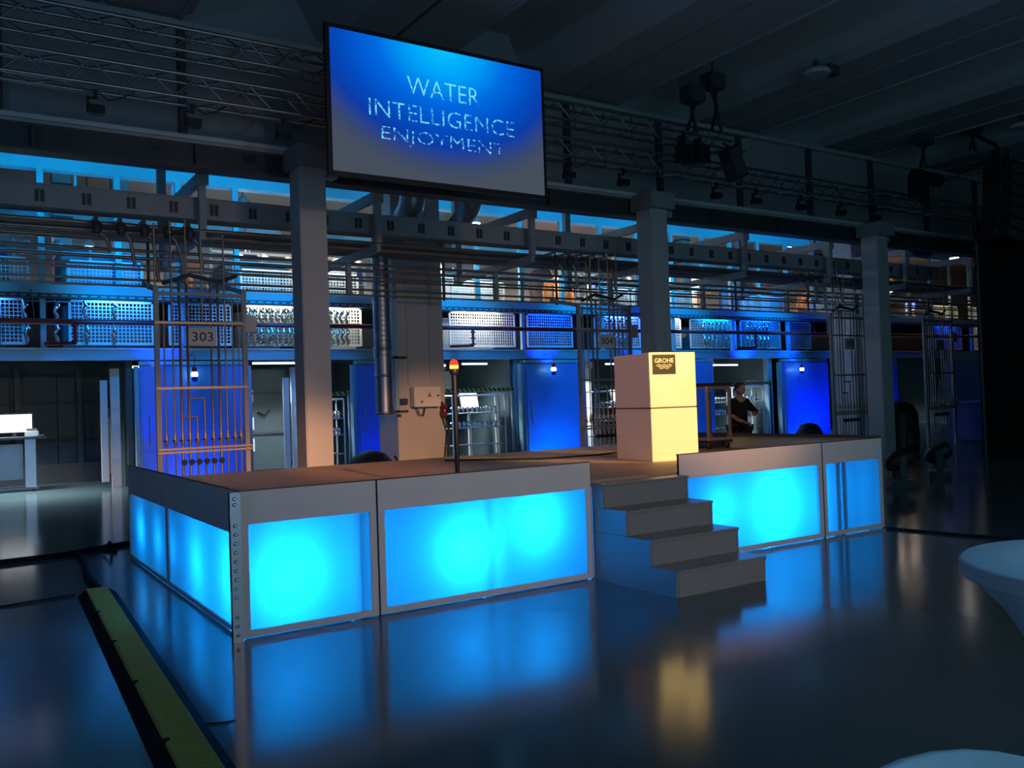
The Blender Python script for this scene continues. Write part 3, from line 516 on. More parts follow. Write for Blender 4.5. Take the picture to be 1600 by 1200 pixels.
# shelves with dark brackets and caps above rail level
for k, (x0, n, lb) in enumerate(((-.3, 5, 'shelf of small capped lamps on the upper gallery at the left'), (5.9, 8, 'shelf of small capped lamps on the upper gallery behind the first column'), (16, 6, 'shelf of small capped lamps on the upper gallery left of the middle column'))):
    t = thing('bracket_shelf', lb, 'shelf', (x0+n*.35, 20.7, 5.1))
    MB().box(x0-.2, x0+n*.62, 20.55, 20.9, 5.12, 5.16).build('board', 'steel', t)
    MB().box(x0-.15, x0-.1, 20.68, 20.72, 4.25, 5.12).build('leg', 'steel', t); MB().box(x0+n*.62-.1, x0+n*.62-.05, 20.68, 20.72, 4.25, 5.12).build('leg', 'steel', t)
    for i in range(n): MB().lathe([(.11, .161), (.11, .20), (.06, .26), (.02, .27)], 10, (x0+i*.6, 20.7, 5.0)).build('cap', 'pipe', t)
KN = [('storage_tank', 'tank', 'tank'), ('tall_cabinet', 'cabinet', 'cabinet'), ('air_duct', 'duct', 'duct'), ('crate_stack', 'crates', 'crates')]
POS = ['at the left picture edge', 'above the lit blue cage', 'left of the 303 rack', 'behind the 303 rack', 'right of the 303 rack', 'left of the first column', 'behind the first column', 'right of the first column', 'behind the concrete pillar', 'right of the concrete pillar', 'above the bright blue door', 'left of the 304 rack', 'behind the 304 rack', 'left of the middle column', 'right of the middle column', 'above the glazed trolley', 'above the standing man', 'above the right blue door', 'left of the right column', 'behind the right column', 'left of the last rack', 'behind the last rack', 'in the third bay left of the curtain', 'in the second bay left of the curtain', 'in the first bay left of the curtain', 'right at the curtain edge']
for i, ps in enumerate(POS):
    x = -.6+i*1.55+random.uniform(-.2, .2); y = random.uniform(23.0, 24.6); k = (i*7+i//3) % 4; z = 4.243
    if k == 0:
        t = thing('storage_tank', 'brown upright tank deep in the upper gallery '+ps, 'tank', (x, y, z)); MB().lathe([(.38, .1), (.4, .15), (.4, 1.3), (.3, 1.5), (.1, 1.55)], 18, (x, y, z)).build('vessel', 'orange' if i % 3 == 0 else 'edge', t); MB().lathe([(.3, 0), (.3, .1)], 14, (x, y, z)).build('foot', 'dark', t); MB().tube([(x, y, z+1.5), (x, y, z+2.6)], .06, 8).build('pipe', 'steel', t)
    elif k == 1:
        t = thing('tall_cabinet', 'tall grey cabinet deep in the upper gallery '+ps, 'cabinet', (x, y, z)); h = random.uniform(1.1, 1.9); MB().bevbox(x-.5, x+.5, y, y+.5, z, z+h, .02).build('body', 'steel', t)
        for q in (0, 1): MB().box(x-.47+.48*q, x-.02+.48*q, y-.02, y, z+.1, z+h-.1).build('door', 'hallwall', t)
    elif k == 2:
        t = thing('air_duct', 'upright square air duct deep in the upper gallery '+ps, 'duct', (x, y, z)); MB().box(x-.2, x+.2, y, y+.4, z, 7.7).build('shaft', 'steel', t)
        for q in range(4): MB().box(x-.23, x+.23, y-.03, y+.43, z+.5+q*.8, z+.55+q*.8).build('flange', 'dark', t)
    else:
        t = thing('crate_stack', 'frame with dark and brown crates deep in the upper gallery '+ps, 'crates', (x, y, z))
        for q in range(3): MB().bevbox(x-.4+.03*q, x+.4-.05*q, y, y+.5, z+.05+.42*q, z+.42+.42*q, .02).build('crate', ('dark', 'edge', 'bluebin')[q], t)
        for q in (-.45, .45): MB().box(x+q-.03, x+q+.03, y+.2, y+.26, z, z+1.5).build('upright', 'steel', t)
        for q in range(3): MB().box(x-.45, x+.45, y, y+.5, z+.02+.42*q, z+.05+.42*q).build('shelf', 'steel', t)
# ---------------------------------------------------------------- chrome taps, hung in rows
def tap_mb(s=1.12):
    k = MB(); pts = [(0, 0, 0), (.02*s, 0, .10*s), (-.03*s, -.02*s, .20*s), (.03*s, -.03*s, .30*s), (-.02*s, -.02*s, .40*s)]
    return k.tube(pts, [.028*s, .045*s, .03*s, .045*s, .02*s], 8).tube([(0, 0, .02*s), (0, -.09*s, .05*s)], .018*s, 6)
tap = tap_mb().build('chrome_tap', 'chrome'); tap2 = MB().lathe([(.035, 0), (.04, .04), (.02, .08), (.045, .11), (.03, .16), (.01, .17)], 10).tube([(0, 0, .12), (-.07, -.05, .17), (-.12, -.06, .12)], .018, 6).build('chrome_tap', 'chrome')
ORD = ['first', 'second', 'third', 'fourth', 'fifth', 'sixth', 'seventh', 'eighth', 'ninth', 'tenth', 'eleventh']
def taps(proto, items, where, group):
    for i, p in enumerate(items):
        o = proto.copy(); C.objects.link(o); o.location = p; o.rotation_euler = (0, 0, random.uniform(-.4, .4)); tag(o, 'chrome tap, %s from the left %s' % (ORD[i], where), 'tap', group)
def hangbar(x0, x1, y, z, label):
    t = thing('hanging_bar', label, 'bar', ((x0+x1)/2, y, z)); MB().tube([(x0, y, z), (x1, y, z)], .014, 6).build('bar', 'steel', t)
    for x in (x0, x1): MB().tube([(x, y, z), (x, y, z+.12)], .01, 6).build('hook', 'steel', t)
for x0, n, dx, lb in ((.35, 6, .55, 'left of the 303 rack'), (6.0, 9, .13, 'left of the first column'), (7.85, 5, .14, 'right of the first column'), (16.3, 6, .2, 'behind the 304 rack'), (20.6, 8, .19, 'right of the middle column'), (22.6, 6, .2, 'above the right blue door')):
    for z, w_ in ((3.05, 'lower'), (3.52, 'upper')):
        hangbar(x0-.1, x0+n*dx, 20.36, z+.42, w_+' bar for hanging chrome taps on the lower gallery, '+lb)
        taps(tap, [(x0+i*dx+random.uniform(-.02, .02), 20.36, z) for i in range(n)], 'on the %s bar %s' % (w_, lb), '%s hanging taps %s' % (w_, lb))
# ---------------------------------------------------------------- ground floor: doors, cabins, wagons
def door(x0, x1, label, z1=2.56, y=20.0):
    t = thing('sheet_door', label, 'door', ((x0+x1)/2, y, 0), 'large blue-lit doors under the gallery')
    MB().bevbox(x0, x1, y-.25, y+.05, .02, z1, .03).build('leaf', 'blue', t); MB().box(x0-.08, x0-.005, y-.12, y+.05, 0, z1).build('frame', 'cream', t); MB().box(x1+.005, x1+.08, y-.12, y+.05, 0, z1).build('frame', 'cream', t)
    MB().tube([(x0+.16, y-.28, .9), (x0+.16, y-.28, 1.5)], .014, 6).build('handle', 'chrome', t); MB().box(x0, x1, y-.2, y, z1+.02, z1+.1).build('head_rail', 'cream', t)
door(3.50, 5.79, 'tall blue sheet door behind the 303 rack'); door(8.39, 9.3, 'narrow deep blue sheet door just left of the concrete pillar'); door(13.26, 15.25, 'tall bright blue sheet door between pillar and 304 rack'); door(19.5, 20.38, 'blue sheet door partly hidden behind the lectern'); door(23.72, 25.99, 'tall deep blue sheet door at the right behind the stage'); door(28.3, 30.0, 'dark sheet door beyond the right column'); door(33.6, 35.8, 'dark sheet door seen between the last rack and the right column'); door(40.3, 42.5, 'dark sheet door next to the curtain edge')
for px_, lb in ((304, 'blue and red signal lamp with white light in front of the leftmost blue door'), (865, 'signal lamp with white light in front of the bright blue door'), (1253, 'signal lamp with white light in front of the right deep blue door')):
    p = at(px_, 585 if px_ < 400 else 577, 19.5); x, y, z = p; t = thing('signal_lamp', lb, 'signal lamp', p, 'signal lamps at the blue doors')
    MB().lathe([(.04, -.16), (.065, -.12), (.065, -.05)], 12, p).build('blue_lens', 'beaconb', t); MB().lathe([(.06, -.05), (.075, 0), (.06, .05)], 12, p).build('white_lens', 'beaconw', t); MB().lathe([(.05, .05), (.05, .15)], 12, p).build('red_lens', 'beaconr', t)
    MB().tube([(x, y, z+.15), (x, y, 2.80), (x, y+.5, 2.80)], .01, 6).build('pipe', 'dark', t)
# cabins below the gallery: back and side walls, ceilings
cw = struct(MB().box(XA, XB, 23.6, 23.75, 0, 2.86), 'wall_cabins', 'roomwall')
for x, w_ in ((3.32, .12), (5.9, .06), (9.35, .1), (13.1, .08), (15.35, .1), (19.4, .1), (23.55, .1), (26.1, .12)): struct(MB().box(x, x+w_, 20.3, 23.6, 0, 2.8), 'partition', 'roomwall', cw)
for i in range(12):
    x = -2.6+i*.98
    if x > 3.1: break
    struct(MB().box(x+.01, x+.96, 23.52, 23.6, .45, 2.5), 'panel', 'roomwall', cw)
for z in (.95, 1.85): struct(MB().box(-3, 3.2, 23.47, 23.52, z, z+.05), 'cable_duct', 'dark', cw)
for i, x in enumerate((.6, 1.4, 2.7)): struct(MB().box(x, x+.12, 23.3, 23.5, .3, 2.7), 'pilaster', 'roomwall', cw)
struct(MB().box(-3, 3.2, 23.2, 23.6, 0, .45), 'plinth', 'dark', cw)
struct(MB().box(XA, 54, 26.2, 27, 0, 2.8), 'wall_inner', 'roomwall')
# white glazed screen posts at the cabin mouths
def portal(x, label, y=20.6):
    t = thing('glazed_screen', label, 'screen', (x, y, 0)); MB().box(x-.16, x-.02, y, y+.06, .12, 2.3).build('leaf', 'white', t); MB().box(x-.015, x+.02, y+.01, y+.04, .2, 1.7).build('gasket', 'dark', t); MB().box(x+.04, x+.22, y-.02, y+.1, 0, 2.55).build('post', 'white', t)
    for z in (.6, 1.35, 1.7): MB().box(x+.045, x+.215, y-.03, y-.02, z, z+.25).build('sticker', 'paperw', t)
    MB().tube([(x, y-.03, .3), (x, y-.03, 1.5)], .012, 6).build('bar', 'warmtint', t)
portal(3.0, 'white edge of an open glazed screen left of the leftmost blue door'); portal(7.0, 'white edge of an open glazed screen just left of the first column')
# tube lamps in the cabins and over the galleries
def tube_lamp(x0, x1, y, z, label, a=0, m_='lampcool'):
    t = thing('tube_lamp', label, 'lamp', ((x0+x1)/2, y, z), 'tube lamps of the galleries and cabins')
    MB().tube([(x0, y, z), (x1, y+a, z)], .022, 8).build('tube', m_, t); MB().beam((x0, y, z+.04), (x1, y+a, z+.04), .09, .03).build('body', 'white', t)
for a in ((-1.0, .9, 21.3, 2.66, 'tube lamp of the left cabin above the monitor desk'), (3.55, 4.1, 21.0, 2.60, 'short tube lamp between left screen and blue door'), (6.3, 7.5, 21.2, 2.68, 'tube lamp over the cabin left of the first column'), (10.3, 11.7, 21.4, 2.6, 'tube lamp over the cabin right of the concrete pillar'), (12.0, 12.8, 21.0, 2.62, 'short tube lamp just left of the bright blue door'), (17.2, 18.6, 21.2, 2.6, 'tube lamp over the cabin behind the 304 rack'), (20.9, 22.6, 20.8, 2.52, 'slanting tube lamp over the man behind the stage')): tube_lamp(*a)
WL = (.86, .96, 1)
for X, Y, p in ((.9, 21.2, 130), (7.2, 21.2, 80), (11.6, 21.2, 110), (17.6, 21.2, 130), (22.0, 21.2, 110), (27.3, 21.4, 30), (38, 21.4, 60)):
    light('AREA', (X, Y, 2.62), (X, Y-.15, 0), WL, p, 1.6, .25, spread=110)
light('AREA', (1.0, 19.9, 2.66), (1.2, 19.0, 0), (1, .97, .95), 90, 2.4, .3, spread=90)
# desk with monitor at the far left
dk = thing('monitor_desk', 'standing desk at the far left with pale legs under a dark worktop', 'desk', (1.1, 21.5, 0))
MB().box(.1, 1.85, 21.2, 21.9, 1.10, 1.15).build('worktop', 'dark', dk)
for x in (.72, 1.45): MB().box(x, x+.2, 21.25, 21.35, .08, 1.10).build('leg', 'white', dk); 
MB().box(.7, 1.7, 21.3, 21.5, .03, .08).build('foot_rail', 'steel', dk); MB().box(.95, 1.42, 21.4, 21.44, .25, 1.0).build('back_sheet', 'steel', dk)
MB().box(.7, .78, 21.25, 21.85, 0, .03).build('foot', 'dark', dk); MB().box(1.6, 1.68, 21.25, 21.85, 0, .03).build('foot', 'dark', dk)
def monitor(x, y, z, w_, h, label, m_='screenw', tilt=0):
    t = thing('monitor', label, 'monitor', (x, y, z)); c = Vector((x, y, z+.1+h/2)); u = Vector((0, math.sin(tilt), math.cos(tilt))); n_ = Vector((0, -math.cos(tilt), math.sin(tilt)))
    MB().obox(c, (w_/2+.02, 0, 0), n_*.02, u*(h/2+.02)).build('case', 'black', t); MB().obox(c+n_*.022, (w_/2, 0, 0), n_*.003, u*h/2).build('display', m_, t)
    for k in range(3): MB().obox(c+n_*.027+u*(h*(.28-.22*k))+Vector((.02*k, 0, 0)), (w_*(.12+.09*k), 0, 0), n_*.001, u*.006).build('text_line', 'steel', t)
    MB().box(x-.03, x+.03, y-.02, y+.04, z, z+.12).build('stand', 'black', t); MB().box(x-.12, x+.12, y-.08, y+.1, z, z+.01).build('foot', 'black', t)
monitor(1.28, 21.55, 1.15, .66, .38, 'lit monitor showing a white page on the far left desk')
t = thing('printer', 'small bluish box printer on the far left desk beside the monitor', 'printer', (1.62, 21.5, 1.15)); MB().bevbox(1.47, 1.72, 21.35, 21.7, 1.15, 1.27, .015).build('body', 'steel', t); MB().box(1.5, 1.7, 21.4, 21.68, 1.27, 1.32).build('lid', 'dark', t)
t = thing('keyboard', 'dark keyboard at the right end of the far left desk', 'keyboard', (1.79, 21.35, 1.15)); MB().box(1.74, 1.84, 21.25, 21.6, 1.15, 1.17).build('body', 'black', t); MB().box(1.75, 1.83, 21.27, 21.58, 1.17, 1.175).build('keys', 'dark', t)
# cabinet sheets seen in the second cabin
t = thing('wall_cabinet', 'grey cabinet with pale stickers in the cabin between 303 rack and first column', 'cabinet', (6.5, 22.6, 0)); MB().bevbox(5.98, 7.5, 22.4, 22.9, 0, 2.6, .02).build('body', 'roomwall', t)
for z, m_ in ((1.75, 'paperw'), (1.05, 'paperw'), (.5, 'paperw')): MB().box(6.05, 6.65, 22.38, 22.4, z, z+.32).build('sticker', m_, t)
for z in (.93, 1.95): MB().box(5.98, 7.5, 22.36, 22.4, z, z+.05).build('rail', 'dark', t)
MB().tube([(6.75, 22.38, 1.5), (6.9, 22.3, 1.42), (7.05, 22.38, 1.55)], .03, 6).build('handle', 'black', t)
# wagons with taps
def wagon(x0, x1, zs, label, y=20.45, h=1.75):
    t = thing('tap_wagon', label, 'wagon', ((x0+x1)/2, y, 0), 'tube wagons with taps under the gallery')
    for x in (x0, x1):
        for yy in (y, y+.5): MB().tube([(x, yy, .12), (x, yy, h)], .022, 8).build('upright', 'white', t)
    for z in zs: MB().box(x0, x1, y, y+.5, z-.02, z).build('shelf', 'steel', t)
    MB().tube([(x0, y, h), (x1, y, h)], .022, 8).build('top_tube', 'white', t); MB().tube([(x0, y+.5, h), (x1, y+.5, h)], .022, 8).build('top_tube', 'white', t)
    for x in (x0+.04, x1-.04):
        for yy in (y+.04, y+.46): wl = MB().tube([(x-.02, yy, .06), (x+.02, yy, .06)], .06, 10).build('wheel', 'black', t); MB().box(x-.03, x+.03, yy-.01, yy+.01, .1, .13).build('fork', 'steel', wl)
    return t
for x0, x1, n, lb, sh in ((7.75, 8.3, 5, 'small tube wagon of taps just right of the first column', 'right of the first column'), (11.35, 13.0, 11, 'tube wagon of taps between pillar and bright blue door', 'left of the bright blue door'), (16.2, 17.5, 9, 'tube wagon of taps behind the 304 rack', 'behind the middle pipe rack'), (20.9, 22.2, 9, 'tube wagon of taps behind the glazed trolley', 'behind the glazed trolley'), (22.45, 23.4, 5, 'tube wagon behind the man, left of the deep blue door', 'left of the deep blue door')):
    wagon(x0, x1, (.42, .88, 1.28), lb)
    for z, w_ in ((.88, 'middle'), (1.28, 'upper')):
        taps(tap2, [(x0+.1+i*(x1-x0-.2)/(n-1), 20.55, z) for i in range(n)], 'on the %s shelf, wagon %s' % (w_, sh.replace(' the', '')), '%s shelf taps, %s' % (w_, lb))
for a in ((7.6, 8.35, 'yellow and black hazard bar just right of the first column'), (10.8, 13.1, 'yellow and black hazard bar left of the bright blue door'), (16.0, 19.2, 'yellow and black hazard bar behind the 304 rack'), (20.8, 23.5, 'yellow and black hazard bar behind the man')):
    t = thing('hazard_bar', a[2], 'hazard bar', ((a[0]+a[1])/2, 20.2, 1.9)); MB().box(a[0], a[1], 20.15, 20.2, 1.85, 1.93).build('board', 'hazard', t); MB().box(a[0], a[1], 20.2, 20.25, 1.83, 1.85).build('rail', 'steel', t)
    for x in (a[0], a[1]): MB().box(x-.03, x+.03, 20.2, 20.26, 0, 1.95).build('post', 'steel', t)
for x, y, z, w_, h, lb in ((12.35, 21.3, 1.30, .55, .42, 'tilted white monitor above the wagon left of the bright blue door'), (17.7, 21.3, 1.35, .5, .35, 'white monitor behind the 304 rack'), (21.6, 21.6, 1.1, .5, .4, 'white monitor seen through the glazed trolley')):
    tb = thing('monitor_stand', 'steel pedestal under the '+lb, 'stand', (x, y, 0)); MB().box(x-.04, x+.04, y-.04, y+.04, .02, z).build('pole', 'steel', tb); MB().box(x-.25, x+.25, y-.2, y+.2, 0, .02).build('base', 'steel', tb)
    monitor(x, y, z, w_, h, lb, 'screenw', .25)
t = thing('poster', 'blank white sheet hanging in the cabin left of the bright blue door', 'poster', (12.3, 22.8, 2.1)); MB().box(11.95, 12.65, 22.8, 22.81, 1.95, 2.5).build('sheet', 'paperw', t); MB().box(11.93, 12.75, 22.79, 22.82, 1.92, 1.96).build('lower_strip', 'steel', t); MB().box(12.28, 12.32, 22.8, 22.82, 2.5, 2.86).build('hanger', 'steel', t)
t = thing('green_post', 'slim green post right of the concrete pillar', 'post', (10.55, 20.6, 0)); MB().box(10.50, 10.58, 20.58, 20.64, 0, 2.7).build('profile', 'green', t); MB().box(10.48, 10.60, 20.57, 20.65, 1.7, 1.8).build('clamp', 'dark', t)
for x, lb in ((17.0, 'grey cabin post behind the 304 rack'), (22.4, 'grey cabin post above the man'), (11.75, 'grey cabin post left of the white sheet'), (7.95, 'grey cabin post just right of the first column')):
    t = thing('cabin_post', lb, 'post', (x, 21.9, 0)); MB().box(x-.08, x+.12, 21.85, 22.0, 0, 2.8).build('profile', 'white', t); MB().box(x-.14, x+.18, 21.83, 22.02, 2.5, 2.7).build('bracket', 'steel', t); MB().box(x-.13, x-.1, 21.8, 21.83, .5, 2.5).build('conduit', 'white', t)
# lights of the upper galleries
for X, p, c in ((-.5, 14, (.08, .12, 1)), (3.1, 55, (0, .14, 1)), (6.4, 50, (1, .93, .78)), (8.3, 75, (1, .96, .84)), (12.3, 75, (1, .97, .86)), (15.0, 26, (1, .75, .5)), (18.1, 75, (.85, .93, 1)), (21.4, 16, (.7, .6, .5)), (23.7, 50, (0, .16, 1)), (25.8, 20, (1, .8, .6)), (38, 90, (1, .78, .5)), (34.3, 30, (1, .78, .5))):
    light('AREA', (X, 20.25, 5.45), (X, 20.75, 4.3), c, p*.5, 1.1, .12)
for X, p, c in ((.6, 16, (.05, .25, 1)), (3.2, 60, (.04, .28, 1)), (6.5, 30, (1, .96, .62)), (8.3, 55, (1, .96, .66)), (12.2, 60, (1, .97, .82)), (14.6, 25, (0, .03, 1)), (17.3, 36, (.1, .25, 1)), (19.2, 26, (.8, .9, 1)), (21.2, 35, (0, .35, 1)), (23.4, 35, (0, .08, 1)), (38, 40, (1, .75, .5)), (34.5, 14, (0, .06, 1))):
    light('AREA', (X, 20.3, 4.03), (X, 20.62, 3.3), c, p*.5, 1.1, .12)
for X, p, c in ((1, 14, (.5, .5, 1)), (7.0, 330, (1, .90, .76)), (12.5, 280, (1, .88, .72)), (18, 340, (1, .88, .74)), (24, 330, (1, .85, .68)), (36, 420, (1, .80, .58))):
    light('AREA', (X, 24.2, 6.0), (X, 24.0, 3), c, p, 2.5, .6)
for X, c, p in ((4.6, (.01, .10, .9), 20), (8.8, BL, 10), (14.2, (0, .22, 1), 26), (19.9, (0, .18, 1), 8), (24.8, BL, 60), (29.4, BL, 8)):
    light('AREA', (X, 18.9, .15), (X, 20.4, 2.2), c, p, 1.2, .15)
for X in (3.58, 5.85, 9.25, 26.1):
    light('SPOT', (X, 19.3, .1), (X, 19.75, 3), BL, 90, .05, cone=40, blend=.6)
for X, p in ((3.9, 26), (14.0, 40), (17.5, 60), (22.0, 60), (24.2, 40)):
    light('SPOT', (X, 19.5, 2.6), (X, 20.6, 4.0), BL, p*2.5, .1, cone=110, blend=.7)
# ================================================================ TRAY, FRAMES, PIPES
t = thing('cable_channel', 'long grey slotted channel running in front of the gallery', 'channel', (10, 14, 4.5))
MB().box(-4, 23.2, 13.9, 13.94, 4.52, 4.83).build('face', 'steel', t); MB().box(-4, 23.2, 13.94, 14.3, 4.52, 4.54).build('bottom', 'steel', t); MB().box(-4, 23.2, 13.88, 13.94, 4.83, 4.85).build('lip', 'steel', t)
for i in range(44):
    x = -3.0+i*.60
    if x > 23: break
    for k in (0, 1): MB().box(x-.06+.07*k, x-.01+.07*k, 13.885, 13.9, 4.59, 4.76).build('slot', 'dark', t)
AR = [-2.8, .2, 3.35, 6.23, 9.38, 12.34, 15.15, 18.12, 21.2, 24.3, 27.4]
names = ['off the left picture edge', 'at the left picture edge', 'above the 303 rack', 'just right of the first column', 'right of the screen bottom', 'left of the middle column', 'right of the middle column', 'left of the right column', 'just beyond the right column', 'beyond the right column near the curtain', 'behind the curtain edge']
for x, nm in zip(AR[1:-1], names[1:-1]):
    t = thing('support_frame', 'grey steel frame with cantilever arms carrying the pipes, '+nm, 'frame', (x, 15, 4))
    MB().beam((x, 13.55, 5.10), (x, 16.4, 5.10), .10, .16).build('upper_arm', 'steel', t); MB().box(x-.05, x+.05, 13.56, 13.66, 4.3, 5.02).build('drop_post', 'steel', t)
    MB().beam((x, 13.6, 4.22), (x, 16.4, 4.22), .08, .14).build('lower_arm', 'steel', t); MB().box(x-.07, x+.07, 16.4, 16.54, 4.1, 6.96).build('rear_post', 'cream', t)
    MB().box(x-.04, x+.04, 14.9, 15.0, 3.6, 4.16).build('drop_post', 'steel', t); MB().box(x-.09, x+.09, 13.54, 13.6, 4.98, 5.2).build('end_cap', 'steel', t)
t = thing('pipe_run', 'bundle of long brownish pipes running under the slotted channel', 'pipes', (10, 15, 4.3))
for i, (y, z) in enumerate(((14.2, 4.40), (14.32, 4.40), (14.44, 4.40), (14.6, 4.40), (14.75, 4.40), (14.95, 4.40), (15.15, 4.40), (15.4, 4.40), (14.3, 4.31), (14.5, 4.31))): MB().tube([(-4, y, z), (38, y, z)], .035, 8).build('pipe', 'pipe', t)
t = thing('pipe_run', 'spaced thin horizontal pipes crossing in front of the gallery rail', 'pipes', (10, 15, 3.9))
for y, z, r in ((14.95, 4.13, .022), (14.95, 4.02, .03), (14.95, 3.90, .018), (14.95, 3.84, .022), (15.3, 3.72, .022), (15.3, 3.62, .018), (15.6, 4.26, .018)): MB().tube([(-4, y, z+.02), (42, y, z)], r, 8).build('pipe', 'pipe', t)
for i in range(16): MB().box(-2.6+i*2.7, -2.56+i*2.7, 14.98, 15.02, 3.55, 4.3).build('hanger', 'dark', t)
t = thing('perforated_tray', 'thin dark perforated cable tray running below the upper gallery edge', 'cable tray', (12, 19.7, 3.95))
MB().box(-4, 44, 19.62, 19.64, 3.93, 4.02).build('side', 'dark', t)
MB().box(-4, 44, 19.64, 19.9, 3.93, 3.94).build('bottom', 'dark', t)
mb = MB()
for i in range(265): mb.box(-3.9+i*.18, -3.79+i*.18, 19.612, 19.62, 3.96, 3.985)
mb.build('slot', 'cream', t, kind='stuff')
t = thing('fire_pipe', 'dark red sprinkler pipe running along the lower gallery', 'pipe', (12, 18.9, 3.4))
MB().tube([(-4, 19.0, 3.38), (45, 19.0, 3.50)], .055, 10).build('main', 'red', t)
for x in (2.2, 11.2, 21.5):
    MB().tube([(x, 19.0, 3.4), (x, 19.0, 2.98), (x-.5, 19.3, 2.98)], .04, 8).build('branch', 'red', t)
    for z in (3.0, 3.15, 3.3): MB().lathe([(.07, 0), (.07, .03)], 10, (x, 19.0, z)).build('flange', 'red', t)
for x in (1.5, 6.9, 9.9, 16.5, 24.5): MB().tube([(x, 19.0, 3.46), (x, 19.5, 4.06), (x, 20.0, 4.1)], .01, 5).build('hanger', 'dark', t)
# ================================================================ PIPE RACKS
def rack(loc, num, label, first=None, Wd=1.27):
    if first:
        t = dup(first, None, loc, 0, label)
        for c in KIDS(t):
            if c.name.startswith('number_sign'):
                for q in KIDS(c): bpy.data.objects.remove(q)
                if num: n_ = text(num, .485, .785, 2.60, 2.735, -.062, 'ink', None); n_.parent = c; n_.location = (0, 0, 0)
        return t
    t = thing('pipe_rack', label, 'pipe rack', loc, 'tall racks of vertical pipes')
    for x in (0, Wd): L(MB().box(x-.035, x+.035, -.03, .03, 0, 3.40), 'post', 'steel', t)
    for z in (1.91, 2.87): L(MB().beam((-.03, -.035, z), (Wd+.03, -.035, z), .02, .035), 'cross_rail', 'brass', t)
    for z in (.97, 1.02): L(MB().beam((-.03, -.05, z), (Wd+.06, -.05, z), .02, .03), 'cross_rail', 'brass', t)
    L(MB().beam((0, 0, 3.30), (Wd, 0, 3.30), .05, .05), 'top_rail', 'steel', t)
    for x in (0, Wd): L(MB().beam((x, 0, 3.36), (x-.0, .9, 3.55), .05, .07), 'stay', 'steel', t)
    us = [(.10, .3, 3.35, .013), (.22, .3, 4.2, .013), (.325, .3, 3.45, .02), (.43, .3, 3.45, .02), (.54, .3, 1.48, .016), (.65, .3, 1.75, .016), (.77, .3, 3.5, .016), (.88, .3, 3.5, .02), (.98, .3, 4.2, .014), (1.09, .3, 3.35, .014), (1.18, .3, 3.35, .011)]
    for x, a, b, r in us:
        pts = [(x, .0, a), (x, 0, b)]
        if b > 3.4 and b < 4: pts += [(x, .45, b+.12)]
        p = L(MB().tube(pts, r, 8), 'pipe', 'pipe', t)
    for x, z in ((.22, 4.2), (.98, 4.2)): L(MB().tube([(x, 0, z), (x, .5, z+.1)], .02, 6), 'pipe', 'pipe', t)
    L(MB().tube([(.325, -.02, 1.48), (.54, -.02, 1.48)], .014, 8), 'link_pipe', 'pipe', t); L(MB().tube([(.43, -.02, 1.75), (.65, -.02, 1.75)], .014, 8), 'link_pipe', 'pipe', t)
    for x, a, b, r in us: L(MB().lathe([(r, 0), (.026, .04), (.030, .09), (.026, .14), (r, .2)], 10, (x, 0, 1.06)), 'valve', 'brass', t); 
    for x, a, b, r in us: L(MB().tube([(x, -.02, 1.14), (x-.055, -.03, 1.14)], .009, 6), 'valve_lever', 'black', t)
    for i in range(6): L(MB().tube([(.33+.107*i, -.04, .82), (.33+.107*i, -.08, .82)], .042, 10), 'hand_wheel', 'black', t)
    s_ = L(MB().box(.44, .83, -.06, -.045, 2.53, 2.80), 'number_sign', 'paper', t); n_ = text(num, .485, .785, 2.60, 2.735, -.062, 'ink', None); n_.parent = s_
    L(MB().box(Wd+.0, Wd+.17, -.06, .05, 2.75, 3.0), 'junction_box', 'paper', t)
    L(MB().tube([(.1, .0, 3.45), (.5, .1, 3.6), (.9, .0, 3.5), (1.2, .1, 3.62)], .03, 6), 'hose', 'dark', t)
    return t
k0 = rack((2.63, 13.5, 0), '303', 'tall rack of vertical pipes with the number sign 303, behind the stage left end')
rack((10.33, 13.5, 0), '304', 'tall rack of vertical pipes with the number sign 304, left of the middle column', k0)
rack((17.9, 13.5, 0), '305', 'tall rack of vertical pipes just left of the right column', k0)
rack((21.72, 13.5, 0), None, 'tall rack of vertical pipes beyond the right column near the curtain', k0)
# valves under the channel above the racks
for x0, lb in ((1.9, 'dark valves and bent pipes under the channel, left of the first column'), (10.0, 'dark valves and bent pipes under the channel, left of the middle column'), (17.2, 'dark valves and bent pipes under the channel, left of the right column')):
    t = thing('valve_cluster', lb, 'valves', (x0, 13.7, 4.2))
    for i in range(5):
        x = x0+i*.32; MB().tube([(x, 14.2, 4.4), (x, 13.75, 4.4), (x, 13.7, 4.2+.05*(i % 2)), (x+.12, 13.7, 4.1), (x+.18, 13.7, 3.9-.2*(i % 3))], .026, 8).build('bent_pipe', 'pipe', t)
        MB().lathe([(.04, -.1), (.065, -.05), (.065, .06), (.03, .1)], 10, (x, 13.7, 4.24)).build('valve', 'dark', t)
    for i in range(4): MB().tube([(x0+.75+i*.22, 13.62, 2.9), (x0+.75+i*.22, 13.62, 4.35+.05*i)], .015, 8).build('riser', 'brass', t)
